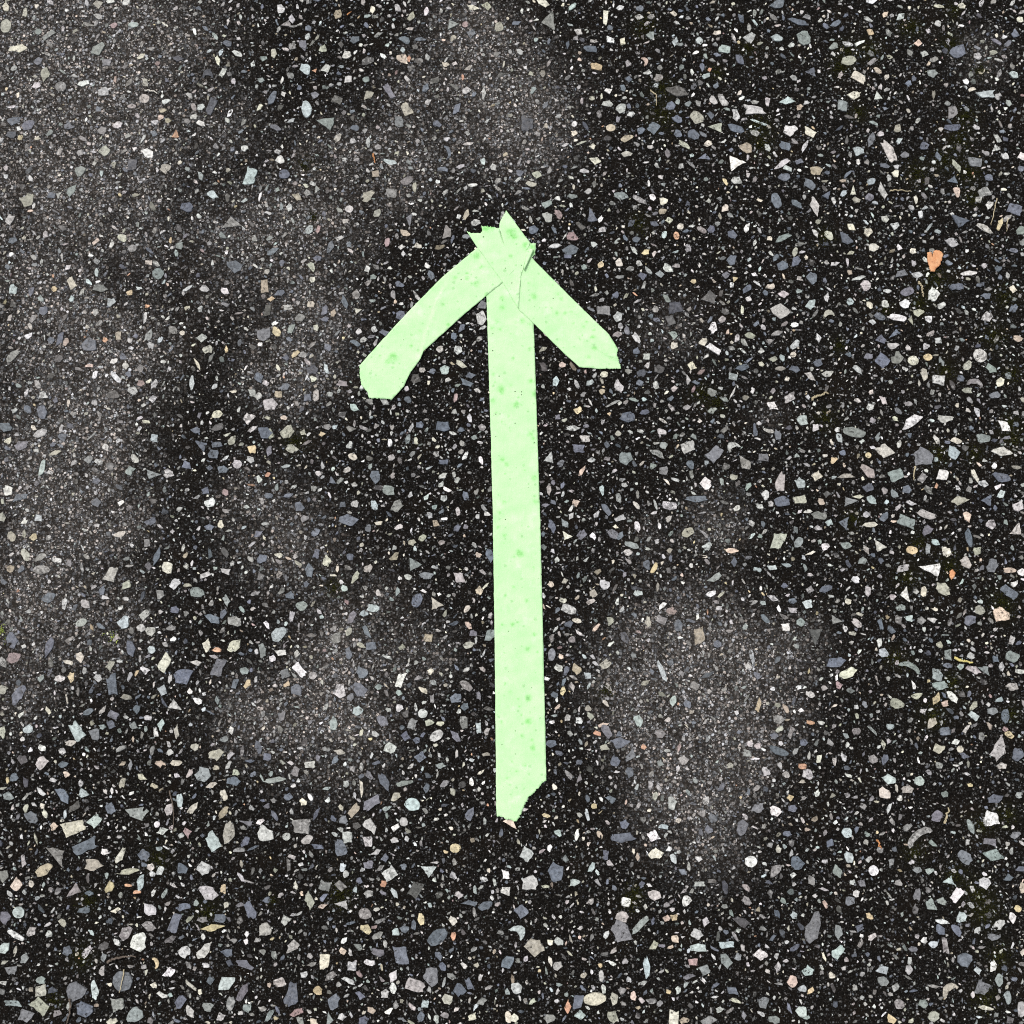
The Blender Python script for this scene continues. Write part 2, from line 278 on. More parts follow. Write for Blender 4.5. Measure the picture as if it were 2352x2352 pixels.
# ------------------------------------------------------------------ stones that can be told apart
# per tile of the photograph: x y length width angle colour [shape]; shapes: r rounded, t triangular, q four-sided, c curved
TILES = {
(0, 0): "45 55 80 55 80 c;740 38 80 75 0 k;835 10 70 40 0 w;955 20 70 50 -20 w;45 195 120 85 90 k r;740 125 80 40 25 l;860 195 60 50 0 p;1008 190 80 45 0 N r;290 242 55 50 0 n r;370 265 120 45 -35 n q;135 370 150 70 -15 c;740 370 130 85 -55 n;805 475 75 65 0 v q;290 460 70 60 -60 b;345 565 130 75 90 k;460 655 90 85 0 g r;275 650 70 60 0 w;630 632 95 45 -15 w;780 690 85 75 0 l;1095 625 75 45 80 k;1090 745 80 75 0 h r;1595 805 150 65 -70 B q;1520 810 60 55 0 l;1680 550 80 50 -75 l;1570 560 85 70 0 B c;1345 445 95 50 10 B;1790 405 90 45 30 l;1715 330 75 50 15 b;110 915 115 65 -15 b;215 945 105 75 -20 b;85 1020 85 55 0 B;525 950 85 60 0 b;890 945 85 60 -10 w;770 990 75 70 0 g;1325 1010 65 60 90 o t;1215 890 50 45 90 e;1520 935 80 40 20 w;1110 1155 110 75 20 w;790 1140 95 90 0 k;1000 1245 95 75 90 B q;610 1290 90 80 -30 n;1250 1270 85 80 -45 k;1890 1335 145 90 -75 N q;200 1510 115 110 0 k;540 1435 110 60 -60 n;390 1475 65 50 0 b;1410 1565 100 80 0 b;1610 1470 100 60 30 N;75 1660 85 60 -70 l q;95 1815 70 50 -30 b;925 1795 75 55 25 c;1000 1875 65 60 0 g r;1740 1690 150 110 -25 g t;1355 1855 60 60 0 n;155 1040 45 45 0 y;440 1470 60 40 -60 l t;1500 65 60 40 0 b",
(1, 0): "190 70 75 65 90 w;620 110 85 65 -60 t;880 75 65 45 90 c;1175 125 85 50 -65 k;1640 60 100 45 15 c;1740 50 80 75 0 k;1490 190 90 85 0 n t;1580 185 50 50 0 p r;225 190 80 55 -20 g t;395 215 50 50 0 b;1835 205 80 70 90 k;1625 260 85 75 90 b;745 300 85 60 -20 b;1120 300 95 55 25 b;1240 295 95 35 0 b;275 350 60 60 0 g;355 345 95 60 85 v;505 365 65 65 0 k;135 405 80 50 80 k;685 415 75 65 0 l;1105 440 100 75 20 e;1155 445 55 30 90 o;1230 465 65 60 0 G;840 460 110 65 -30 G;375 520 105 75 40 N;440 535 40 35 0 o t;525 515 80 75 0 l;695 600 60 60 0 l q;830 602 55 50 0 n r;38 605 60 45 20 n;262 575 55 55 0 g;1350 605 75 70 0 G;1430 490 60 40 20 c;1500 482 50 40 0 w;120 740 125 60 -75 b;383 825 145 80 85 N r;210 710 50 40 60 w;610 755 95 85 0 G;445 720 70 60 0 v;845 720 100 75 -40 k;1005 690 140 50 60 v q;1135 825 110 75 60 k;1280 665 75 50 -45 b;1590 685 80 60 0 l;1300 770 60 45 -45 l;1515 825 110 50 -70 b;520 930 140 110 10 n t;745 965 70 50 10 b;1080 920 95 70 80 v;1370 935 70 50 20 b;615 1045 90 50 -60 k;735 1065 50 45 0 l;150 965 100 45 20 v;1010 1225 110 45 15 N;180 1205 75 70 0 w;215 1315 85 75 0 b r;1450 1145 110 40 75 b c;1410 1275 85 40 5 b;900 1310 60 55 0 t q;1140 1365 105 60 -30 g;310 1485 90 65 20 t;390 1455 55 55 0 g;460 1430 65 45 80 l t;840 1475 120 80 -55 k;1020 1460 90 75 0 g;705 1580 65 60 0 w r;915 1610 80 55 -55 k;1590 1620 95 40 -70 t;405 1735 80 60 -60 N;470 1735 70 30 -70 p;1155 1665 110 45 90 v t;1125 1760 90 50 20 e;1440 1750 110 70 90 g;1660 1680 75 55 -10 l;565 1865 110 50 -80 b;990 1830 75 40 -80 p;130 1895 110 50 -25 b;1225 1860 60 45 30 k;1100 1865 60 45 0 l",
(2, 0): "235 25 110 60 20 c;35 175 80 40 -20 b;275 165 165 115 75 g t;455 55 85 40 -45 N;705 135 130 40 95 c q;500 245 65 55 0 l;480 290 45 40 0 g;740 210 50 45 0 b;965 65 60 50 0 b;960 130 75 50 0 l;1050 130 60 50 0 g;1218 105 60 50 0 c;740 305 85 55 40 w;835 315 65 40 85 c;1040 270 65 65 0 n;1230 315 85 45 -65 N;1415 310 65 55 70 N;1545 250 70 40 -10 c;1800 290 100 80 -30 l;1730 140 85 45 60 b;1605 375 95 70 20 N;590 370 110 50 5 b;635 505 100 60 20 y;1005 465 75 45 70 e c;1020 550 65 40 -25 l;1105 590 75 70 0 g;880 600 60 55 0 b;835 665 65 45 60 b;1720 450 105 60 50 b;1435 510 75 40 80 b;1490 530 35 35 0 o;1465 575 70 40 -15 N;1245 690 190 90 10 G;725 690 65 50 0 w;720 780 90 55 5 l;820 820 80 80 0 l;895 865 65 50 -30 l;1590 755 120 55 60 l;1515 760 80 50 60 l;1195 805 80 70 -30 b;1395 885 115 100 60 k;1245 900 90 65 15 b;1685 870 105 60 70 l;1830 840 190 85 15 l;1500 870 70 45 50 b;115 935 120 95 90 B q;745 965 75 60 0 e r;1070 970 110 105 0 b;975 990 65 60 0 b;1530 965 115 80 0 k t;1690 970 140 65 10 b;1370 1015 95 80 20 b;1250 1010 65 60 80 b;1830 1005 80 55 10 g;870 1045 105 55 -15 t;1300 1095 110 40 35 k;1475 1085 70 50 -20 c;1770 1115 110 80 40 t;865 1165 90 55 10 k;1455 1185 95 60 15 b t;625 1215 95 65 20 c;1680 1245 140 120 30 w t;605 1105 55 50 0 c;545 1290 75 40 -5 l;60 1310 60 60 0 b;185 1320 80 65 20 k;145 1390 90 45 10 k;825 1480 115 60 5 n;455 1485 80 40 10 n;965 1510 130 40 35 g;1060 1490 60 45 60 w;1145 1520 65 65 0 c;1695 1365 90 60 10 l;265 1545 85 60 -10 n;595 1620 125 75 75 b t;265 1640 95 75 30 l;350 1615 90 50 55 p;1610 1575 70 55 -60 c;1140 1595 70 50 -20 t;1185 1665 65 55 0 c;1270 1710 50 50 0 c;1075 1690 75 45 20 b;1240 1780 65 45 80 o r;165 1735 75 70 0 b;460 1785 95 75 20 p;940 1810 60 50 0 b;1500 1730 60 60 0 b;440 1890 130 80 -25 b;920 1890 85 35 45 l;1010 1905 70 45 -20 y;1660 1770 80 65 45 b;680 1735 60 45 0 l;1860 925 140 25 20 N",
(3, 0): "70 35 130 70 -20 b;225 165 175 50 20 b;510 180 100 45 -25 b;780 10 90 50 0 w;1000 130 85 55 -50 N;65 285 95 60 10 N;270 285 125 115 30 n;600 335 90 45 15 l;490 350 80 55 -20 n;175 340 55 45 0 l;1290 50 85 30 10 c;1460 45 60 50 20 c;1900 150 50 50 0 c;1865 250 75 65 90 b;770 245 65 50 50 y;910 250 75 45 60 g;1130 325 70 60 0 e;1435 390 140 100 -30 b;1280 180 55 55 0 l;610 460 125 80 -10 k r;320 545 90 80 0 b t;685 590 130 85 45 c;655 720 120 70 -20 c;1240 555 85 70 15 n;1580 425 65 60 50 l;1855 565 80 55 35 N;140 760 125 60 -15 N;560 800 100 90 30 n;820 725 75 65 70 l t;1640 715 145 60 -5 N;1390 850 105 85 80 g;1180 410 65 55 0 l;790 465 95 40 -30 g;170 990 115 95 0 w;310 995 110 65 40 c;120 1095 120 75 35 b;1390 965 135 55 -5 b;780 1055 130 55 -75 v;915 1140 200 75 65 h;685 1145 90 75 10 N;980 970 75 60 -60 k;850 1010 50 45 0 w;990 1060 60 45 -40 N;1180 1100 75 65 0 b;1285 1180 80 45 60 b;1030 1170 70 50 -20 v;1715 1115 70 55 -15 l t;1560 1225 110 75 10 v q;1425 1255 130 45 60 k;1730 1045 85 40 55 l;100 1240 145 45 -35 l;235 1220 70 50 0 b;365 1290 100 70 0 t;120 1340 95 70 -15 b;325 1400 140 70 40 b;965 1310 60 60 -45 c;880 1250 90 40 10 b;1390 1355 80 65 0 b t;1665 1340 70 55 10 b;860 1440 145 55 70 l;640 1435 80 45 90 c t;60 1515 130 75 75 b;450 1480 80 50 -30 b t;570 1460 70 40 -45 N;215 1540 100 50 40 b;355 1560 165 70 70 h;665 1510 65 45 20 k;765 1490 65 65 0 v;1630 1450 100 75 -15 g;1430 1450 85 50 70 e;1670 1545 75 55 -40 l;1590 1510 55 50 0 l;1455 1670 135 105 0 b t;1860 1580 115 85 15 b;1640 1725 140 50 35 h;1750 1690 110 40 -70 y;885 1655 60 60 0 l;955 1710 70 65 0 l;755 1755 75 70 90 c;460 1775 85 60 40 c;580 1800 130 70 50 b;115 1795 140 45 -20 n;360 1760 80 40 60 l;1385 1830 110 75 10 l;1905 1740 70 70 0 n;800 1870 80 65 0 c;1850 1890 75 35 10 b;630 1715 80 55 30 c;1910 1180 60 70 0 w;1915 1275 60 50 0 b",
(0, 1): "1765 80 125 100 20 b;1195 135 90 90 0 n r;545 205 100 60 70 c;100 250 85 70 80 N;760 245 125 60 0 g;235 270 85 40 -80 b;410 250 50 45 0 y;977 278 50 45 0 y;835 345 75 65 -40 N;1700 265 75 55 25 w;1545 245 85 55 10 l;330 410 80 70 -40 b;515 85 65 40 -40 w;1125 50 60 40 10 c;220 605 65 40 -25 w;385 640 60 55 0 b;455 625 120 45 -80 b;500 650 65 45 90 e;675 665 115 105 0 b;895 600 70 45 90 t;1125 600 110 55 -65 n;1305 560 85 60 40 g;1520 620 90 70 0 l;1095 470 95 28 -85 l;1565 705 80 70 0 k;100 750 135 60 -40 g;445 775 65 60 0 G;860 795 65 40 -20 w;875 915 115 40 50 w;1490 815 110 25 60 c;950 830 60 50 70 l;1060 850 60 50 70 g;970 895 50 50 0 b;1165 970 85 45 -60 l;1005 1015 80 65 20 l;1065 960 60 50 0 p;1450 960 120 40 90 N;850 1045 110 65 0 G;330 1050 70 55 0 l;210 1155 85 50 50 b;320 1180 110 75 75 b;40 1290 110 80 25 b;305 1340 115 65 -30 l;165 1425 110 75 -30 v;470 1370 65 60 0 b;65 1395 60 45 -50 c;1155 1080 65 60 0 l;1640 1195 85 60 -10 c;1885 1230 100 95 0 l;1475 1315 75 50 0 b;1640 1295 100 50 -20 G;1170 1375 75 65 30 N;1755 1390 85 55 -55 k;1525 1420 115 65 45 b t;1640 1425 85 45 0 b;1610 1495 85 70 0 b;1900 1460 70 65 0 y;1020 1530 80 45 60 l;1790 1570 75 70 0 l;1890 1540 60 55 0 l;1415 1585 80 60 30 b;1685 1610 85 60 0 b;1580 1600 55 45 0 b;670 1530 70 60 -60 n;745 1555 65 45 30 l;320 1600 130 40 -80 N;1150 1655 120 70 25 n t;1275 1640 80 75 0 l;730 1700 65 50 0 b;60 1770 90 80 45 w;150 1820 125 55 -20 b;1585 1860 85 75 0 w;1550 1770 60 60 0 b;985 1620 80 65 -50 n;725 1860 75 75 0 b;1700 1785 60 50 80 p;1905 1035 90 60 35 l",
(1, 1): "65 230 110 60 85 t;180 280 85 50 -20 b;115 325 65 40 -15 y;240 388 85 50 15 l;415 365 60 50 0 c;90 410 105 50 -80 G;520 410 90 45 -80 b;585 430 65 45 -80 t;520 475 65 40 10 b;335 465 85 65 0 g;755 290 80 65 85 g;670 350 120 40 60 b;775 410 55 50 -20 c t;880 340 45 25 0 n;1090 445 80 75 30 b;1320 145 85 50 75 b;885 160 50 45 20 n;840 100 60 50 80 l;425 85 85 50 60 k;1085 215 80 50 20 b;425 180 50 45 -60 c;60 585 120 100 -40 v;155 570 85 65 75 y;265 545 85 55 -55 n;455 545 55 45 60 c;890 555 50 45 60 l;965 580 70 45 20 b;810 635 55 40 -40 l;540 690 70 55 50 b;295 740 75 40 -45 y;220 770 60 50 0 b;355 745 60 50 0 l;425 855 90 75 0 B;25 920 90 70 60 b;430 930 60 50 10 c;75 960 55 45 0 w;220 990 75 65 10 b;650 960 90 45 5 g;455 1050 100 50 -85 h;390 1070 60 55 0 b q;110 1120 115 95 0 l;170 1045 60 50 0 t;740 1145 80 55 25 N;650 1205 60 60 90 G;210 1220 55 35 15 e;240 1330 110 85 -40 k;110 1340 85 50 75 k;60 1330 110 90 45 b;275 1455 100 65 15 k;500 1345 55 40 0 y;540 1290 65 50 0 g;355 1330 50 45 0 k;100 1475 85 45 -80 v;730 1515 75 55 10 c;715 1310 80 45 20 g;900 1670 105 80 80 b;1005 1770 100 75 20 n;570 1700 70 45 60 b t;685 1615 65 40 -20 h;435 1755 50 45 20 g;90 1650 50 35 -10 o;95 1810 70 45 10 b;745 1870 60 55 0 l;895 1880 75 50 80 N;1060 1890 110 80 -35 g;330 1890 75 75 0 b;1415 1285 110 85 15 b;1420 1555 75 50 -15 b;1235 1275 65 60 40 b;1550 1310 60 40 0 b;1705 1295 60 60 0 g;1580 1510 75 35 -65 w;1425 860 80 75 -45 N;1525 710 75 65 80 l;1550 545 80 50 -45 b;1705 365 75 75 0 v;1700 470 110 75 75 l;1495 605 60 45 90 b;1390 705 60 50 -20 h;1550 820 100 45 25 k;1585 960 110 45 25 b;1205 925 80 80 0 G;1620 900 80 50 10 b;1685 625 55 40 -30 g;855 1100 65 45 0 g;1645 1370 50 40 0 n;1330 870 50 45 0 b;1255 860 50 45 30 h;460 20 70 50 0 b;20 1060 60 60 0 l",
(2, 1): "420 5 60 30 0 b;670 70 60 45 -55 y;810 55 65 60 50 c;960 60 55 50 30 l;1175 95 95 60 45 l;1115 135 70 55 20 n;980 155 65 55 20 b;1665 30 90 75 -45 b;1615 145 65 60 10 v;1480 310 120 115 0 G;1235 390 110 95 -5 B q;690 410 105 75 5 g q;800 455 80 75 70 l;820 530 50 40 90 l;795 595 75 50 -10 g;1195 490 85 85 0 G;1210 600 80 70 15 n;1080 400 55 55 0 g;1520 545 95 65 -65 w;1585 480 60 60 0 h;1795 600 85 50 10 k;1770 250 90 45 -35 b;940 620 100 45 60 l;1440 650 65 60 0 c;1520 700 125 45 35 w q;1225 680 55 55 0 c;940 715 55 55 0 b;1015 760 55 50 0 l q;1360 830 70 65 80 c;1735 845 110 50 -15 b;1670 910 70 65 0 n;1110 855 85 70 -20 G;880 875 55 45 0 g;975 885 70 60 0 B;965 958 60 50 0 b;695 895 60 55 -50 c;235 840 90 50 60 G;380 820 55 45 -15 e;330 945 80 50 -70 N;805 985 110 65 60 l;1085 975 65 45 80 l;680 1025 50 45 0 t;1505 1030 75 60 30 g;1385 955 65 35 10 b;1600 1080 80 35 25 n;500 1165 60 50 -30 y;870 1215 120 85 5 b;1000 1180 80 40 -10 b;920 1085 80 25 15 n;460 1300 115 45 5 l;550 1380 80 55 0 h;345 1215 40 40 0 v;500 1455 100 65 5 b;1330 1440 115 95 -35 l;1530 1490 130 95 -45 v q;860 1530 105 105 0 n;1100 1490 130 50 30 g;280 1535 90 85 -30 l t;370 1565 60 45 -45 v;1145 1430 65 60 60 n;1665 1435 100 70 -30 l c;1750 1560 130 80 50 g;1350 1575 70 55 50 b;1145 1620 85 75 -45 g;1460 1715 100 90 90 w;530 1620 95 35 -55 e;600 1540 60 40 -10 l;1390 1835 175 50 -5 b;1190 1885 120 65 10 l;480 1865 55 50 20 e;680 1770 80 35 80 N;1675 1670 60 45 0 k;1910 1805 80 60 90 l;1615 1590 60 60 0 G;1900 1520 80 60 10 v;850 1730 50 35 0 l;1130 1330 75 50 30 h;280 1770 80 35 85 h;805 1830 80 40 85 n;710 1910 110 45 55 b;310 1860 55 35 45 b;800 1340 50 45 0 k;1835 1310 100 35 85 b;1780 1740 70 40 -60 n;1870 1890 60 40 20 l;1700 620 70 35 -80 l;1830 140 55 35 20 w;1685 180 45 40 90 y t",
(3, 1): "110 75 90 75 0 b;205 45 95 65 -50 b;335 165 95 80 60 b;740 220 85 80 60 h;15 230 70 45 0 c;115 290 85 55 20 h;240 175 55 45 50 h;325 365 95 60 -45 N;455 435 85 60 -15 k c;90 415 125 115 50 h;685 170 115 30 -20 l;620 345 60 55 90 N;765 370 65 45 40 c;1000 135 100 50 -15 v;1125 145 95 50 -5 l;1515 130 130 40 -5 w;1050 270 110 65 -20 v;1245 295 110 85 -60 w;1035 360 85 75 -10 w;1420 235 110 55 -10 b;1140 430 85 60 -10 k;970 465 150 50 10 w;1075 490 80 35 80 k t;845 460 85 55 40 b;885 365 70 60 35 l;1210 480 55 55 0 w;1655 460 90 75 -60 l;1850 250 65 60 90 c;1640 305 80 45 0 b;1600 220 70 35 -20 b;1850 400 85 55 -45 b;945 585 100 45 -25 b t;850 625 85 70 10 b;205 670 85 55 -35 l;190 745 45 45 0 c r;35 780 70 45 -10 k;945 680 95 50 0 l;860 790 110 95 50 b q;975 765 100 100 0 g;755 760 70 50 0 v;1095 790 80 80 -60 c r;1205 765 70 55 0 y r;1600 750 110 100 60 l r;1505 830 85 65 -30 k;1285 640 65 60 40 l;1190 680 60 50 -30 l;200 855 85 60 0 b;320 905 105 55 30 h;450 890 95 50 -15 l;680 860 95 40 45 l;375 810 65 55 -20 b;605 745 55 40 0 b;1175 895 105 55 85 k;1285 935 95 80 10 l q;1685 855 90 65 30 n;1565 955 120 60 10 g c;1750 955 80 60 -60 c;1390 975 85 35 75 G;1455 925 60 50 45 b;1500 1015 80 45 5 k;1710 1050 85 50 -5 v;165 1070 110 65 -40 h;35 1135 100 70 45 w;260 1240 85 80 0 N;355 1295 65 60 -40 l;75 1345 85 50 80 v;870 1090 85 40 70 h;770 1140 60 55 0 l;980 1170 70 40 50 v;1080 1250 190 70 -35 w;1340 1235 125 60 5 l;650 1330 175 75 12 n r;540 1375 80 45 70 N;1780 1285 125 80 35 w;1620 1380 110 70 15 n;1420 1395 85 45 20 c;1270 1385 85 40 55 h;830 1365 80 40 -60 n;880 1475 135 95 40 h;1170 1510 150 150 0 v;1395 1480 110 85 50 N;1755 1475 180 75 0 h;1490 1450 55 50 0 G;370 1660 85 85 0 c;755 1625 140 75 40 h;965 1650 115 90 -30 n q;1315 1655 105 90 -50 w;90 1700 155 70 -85 h;240 1715 95 80 30 N;590 1660 135 35 0 k;1165 1675 80 60 -60 g;1760 1670 150 75 20 b;1560 1660 110 35 65 c;1625 1720 75 55 0 l;760 1750 80 60 -30 b;1050 1760 70 65 0 b;105 1850 115 80 -5 b;240 1840 105 65 -10 k q;400 1855 65 50 45 e;620 1865 100 80 20 n t;785 1840 90 60 30 N;950 1795 75 55 60 n;1215 1770 90 50 50 G;1450 1845 140 70 -10 k;1665 1845 90 80 -40 b t;1760 1800 75 50 -50 N;445 1800 60 55 0 G;1270 1735 45 30 90 o;1080 1865 85 40 10 l;1885 1890 80 80 0 l;1580 1175 85 40 70 l;1885 625 75 50 25 e;755 1505 45 45 0 y r;500 1545 55 50 0 y;560 1485 50 45 0 b",
(0, 2): "15 40 80 60 90 k;90 185 80 60 60 k;250 190 60 55 0 y;195 325 105 60 55 c;305 340 95 50 -25 g;315 435 135 65 0 g r;430 365 75 40 15 w;845 475 140 100 -50 h;955 555 95 65 -50 k;905 170 95 45 -10 c;1130 70 95 70 0 b;1580 115 80 45 5 b;1665 95 65 45 80 c;1110 235 60 45 80 g;1185 335 150 45 -75 b;1265 420 100 85 40 c;1320 540 90 70 -35 l;1490 605 110 75 5 n;1550 475 85 40 -15 l;1700 445 80 45 15 l;1710 670 95 55 80 n;1700 305 90 45 60 G;370 645 110 70 -30 b;490 690 95 45 80 w;645 695 85 65 50 l;615 835 90 55 -20 l r;1090 775 85 60 -50 l;940 835 95 85 -40 N;1065 875 75 65 0 h;1135 905 75 70 0 l;770 590 75 45 -80 b;1210 625 70 65 90 g;1320 740 70 60 -20 b;1600 805 130 60 25 b;1770 825 100 80 0 g;1560 1005 105 75 -70 c;1770 1010 125 80 -30 c;1245 1135 145 75 -65 c;365 1025 160 60 -70 b;90 970 130 90 70 b;105 1100 110 80 -10 p;20 1140 90 60 50 g;605 1100 80 60 70 c;990 1030 130 65 75 b;1145 1040 60 55 80 N;1650 1175 145 85 -65 v q;1380 1240 140 110 10 b;1090 1195 75 50 30 w;535 1250 80 50 -85 y;740 1255 65 60 0 l;845 1300 165 80 85 b;1230 1345 80 65 50 N;450 1255 85 55 0 h;835 1155 75 55 -55 k;140 1380 160 75 -55 b;25 1340 80 70 0 k;1330 1460 100 75 20 l t;1490 1425 75 45 20 w;1775 1295 80 45 -65 b;1640 1420 65 35 85 n;855 1530 90 75 0 v;840 1605 70 65 0 b;580 1655 145 85 55 N q;720 1675 95 80 50 v;15 1665 90 55 90 k;210 1635 75 70 0 N;535 1745 85 45 0 h;320 1780 65 50 50 w;470 1805 55 50 0 l;1335 1655 110 45 95 k;1215 1605 85 50 -60 N;1175 1660 75 35 75 l;1010 1610 65 60 0 n;1030 1490 65 50 -70 b;1630 1830 120 85 -35 k;1470 1775 60 55 0 k;1285 1815 55 50 0 l;315 1890 95 80 -40 h;170 1870 85 70 20 G;480 1905 80 50 0 b;1330 1895 90 40 5 c;1215 1905 85 50 30 e;665 1510 85 45 -25 b;1845 1200 70 55 0 n;1870 1300 75 45 -60 y;290 45 55 55 0 N;185 75 60 40 -40 w;80 430 60 55 0 t",
(1, 2): "700 60 150 85 12 b;365 55 65 55 -60 g;450 155 75 50 -45 b;845 120 60 45 90 v;20 165 65 50 0 b;1360 85 55 50 0 t;1180 230 60 50 10 k;1255 195 65 45 -45 k;455 320 75 75 -30 b;535 370 95 70 80 c;170 325 60 40 20 c;1045 340 90 55 -30 t;1205 395 100 95 90 n t;710 340 55 50 0 b;405 440 115 65 75 b;750 495 110 45 -60 k;845 425 75 60 -50 h;665 575 60 50 50 N;1145 490 60 40 20 l;1285 480 115 55 0 v;1535 495 90 75 0 h;1685 595 70 55 70 e;1765 330 110 60 80 b;1680 325 50 45 0 e;1215 665 110 75 -65 b r;1370 690 95 95 0 k t;255 625 70 60 0 b;345 710 90 75 0 n;885 725 90 60 10 N;815 765 70 50 0 N;725 795 110 55 -75 v;685 680 45 35 80 p;270 790 80 40 -80 l;170 920 130 85 -50 N;610 950 100 80 -45 g;580 875 65 50 20 g;835 905 115 40 60 b;870 1010 80 60 0 b q;700 905 65 45 -70 k;1300 950 65 60 0 t q;1605 855 70 40 60 e;1640 915 55 45 10 v;1765 930 110 75 -50 n;1605 1005 90 55 0 k;700 1065 95 50 80 b;50 1045 110 55 85 n;185 1060 95 60 20 w;125 1105 50 50 0 w;330 1195 120 65 50 w;220 1220 70 65 -20 v;430 1235 65 55 0 h r;800 1215 90 80 20 b;1090 1265 125 60 -65 w q;235 1300 60 40 -50 y;305 1340 90 80 20 b;640 1350 100 100 30 w;775 1340 130 90 35 b;715 1395 65 50 -60 v;925 1320 55 45 -30 n;1080 1365 50 45 0 N;1510 1405 85 75 -20 b;1575 1470 60 55 0 b;1585 1310 105 60 40 g;1680 1390 70 35 80 v;765 1500 75 75 40 N;1085 1480 55 55 0 w;1260 1520 70 65 0 l r;955 1580 100 75 35 v;1310 1590 70 50 0 k;585 1595 110 65 -75 N;200 1540 80 55 -50 v;1180 1600 80 60 -70 g;1570 1590 95 60 80 g;1680 1630 80 40 85 N;1360 1690 110 70 -35 l r;1015 1780 85 75 20 l;1130 1690 75 75 0 b;1210 1725 55 50 0 b;1505 1690 110 50 50 v;630 1810 90 40 10 k;1240 1850 80 60 -30 b;85 1850 60 55 0 b;405 1905 80 50 0 l;1395 1915 85 45 0 n;20 1775 110 55 80 b;1390 1600 60 35 0 c;45 355 80 70 0 b",
(2, 2): "300 110 110 55 75 b;395 85 90 50 50 n;445 30 65 40 -60 l;420 180 75 70 0 c t;530 170 85 65 -60 v;755 160 110 65 45 v;820 180 75 40 -60 b;815 45 90 55 0 l;945 115 90 45 75 w;905 250 115 45 20 n;1325 155 95 70 -20 k;875 305 70 55 30 l;1660 293 105 40 3 e;1475 265 75 55 -30 l;1015 400 75 50 85 b;1075 425 90 35 -60 y;1675 375 80 50 -80 b;1525 500 120 50 -30 n;700 545 80 75 70 l;615 615 60 60 0 k;950 615 70 45 5 N;940 575 85 30 5 B;290 545 50 45 60 e;400 520 50 45 0 k;385 670 55 40 0 c;430 735 110 65 20 l;595 675 70 35 -30 h;1135 705 75 35 -35 w;1205 745 80 60 0 p;430 845 65 55 0 b;490 820 70 35 20 c;745 825 65 50 80 k;1025 830 85 50 90 k;1125 815 95 80 0 g;1255 860 100 65 75 b;1410 935 150 105 -55 t;1550 995 60 55 -20 b;850 950 95 55 60 B;300 1075 95 55 -85 v r;350 1175 65 60 0 l;410 1200 70 40 -80 b;570 1235 55 50 0 N;485 1185 85 60 45 t;705 1150 85 60 -35 k;1190 1135 55 55 0 b;1130 1200 170 40 65 N;1810 1100 120 35 85 N;1785 1165 55 55 40 l;1850 1230 65 45 50 b;385 1350 65 40 -70 y;320 1380 55 50 0 b;455 1320 75 35 60 h;1215 1425 80 50 -70 N;1325 1450 70 55 60 b;1860 1455 110 40 -80 y;960 1580 95 60 65 N;715 1655 115 60 60 v;690 1605 80 30 -20 e;645 1670 60 30 20 o;820 1740 145 75 -15 b;295 1750 85 55 0 b;700 1775 75 50 0 k;900 1840 110 60 -60 v;780 1880 75 75 0 b;1260 1780 70 30 -80 p;995 1775 40 35 30 o;1295 1870 85 70 0 h;1120 1895 55 50 0 n;505 1575 60 50 20 w;590 1535 60 40 50 k;575 1480 50 45 0 k;1380 1310 80 70 0 g;1115 1670 90 70 0 g;1795 1750 50 45 0 l;1775 1820 60 55 0 l",
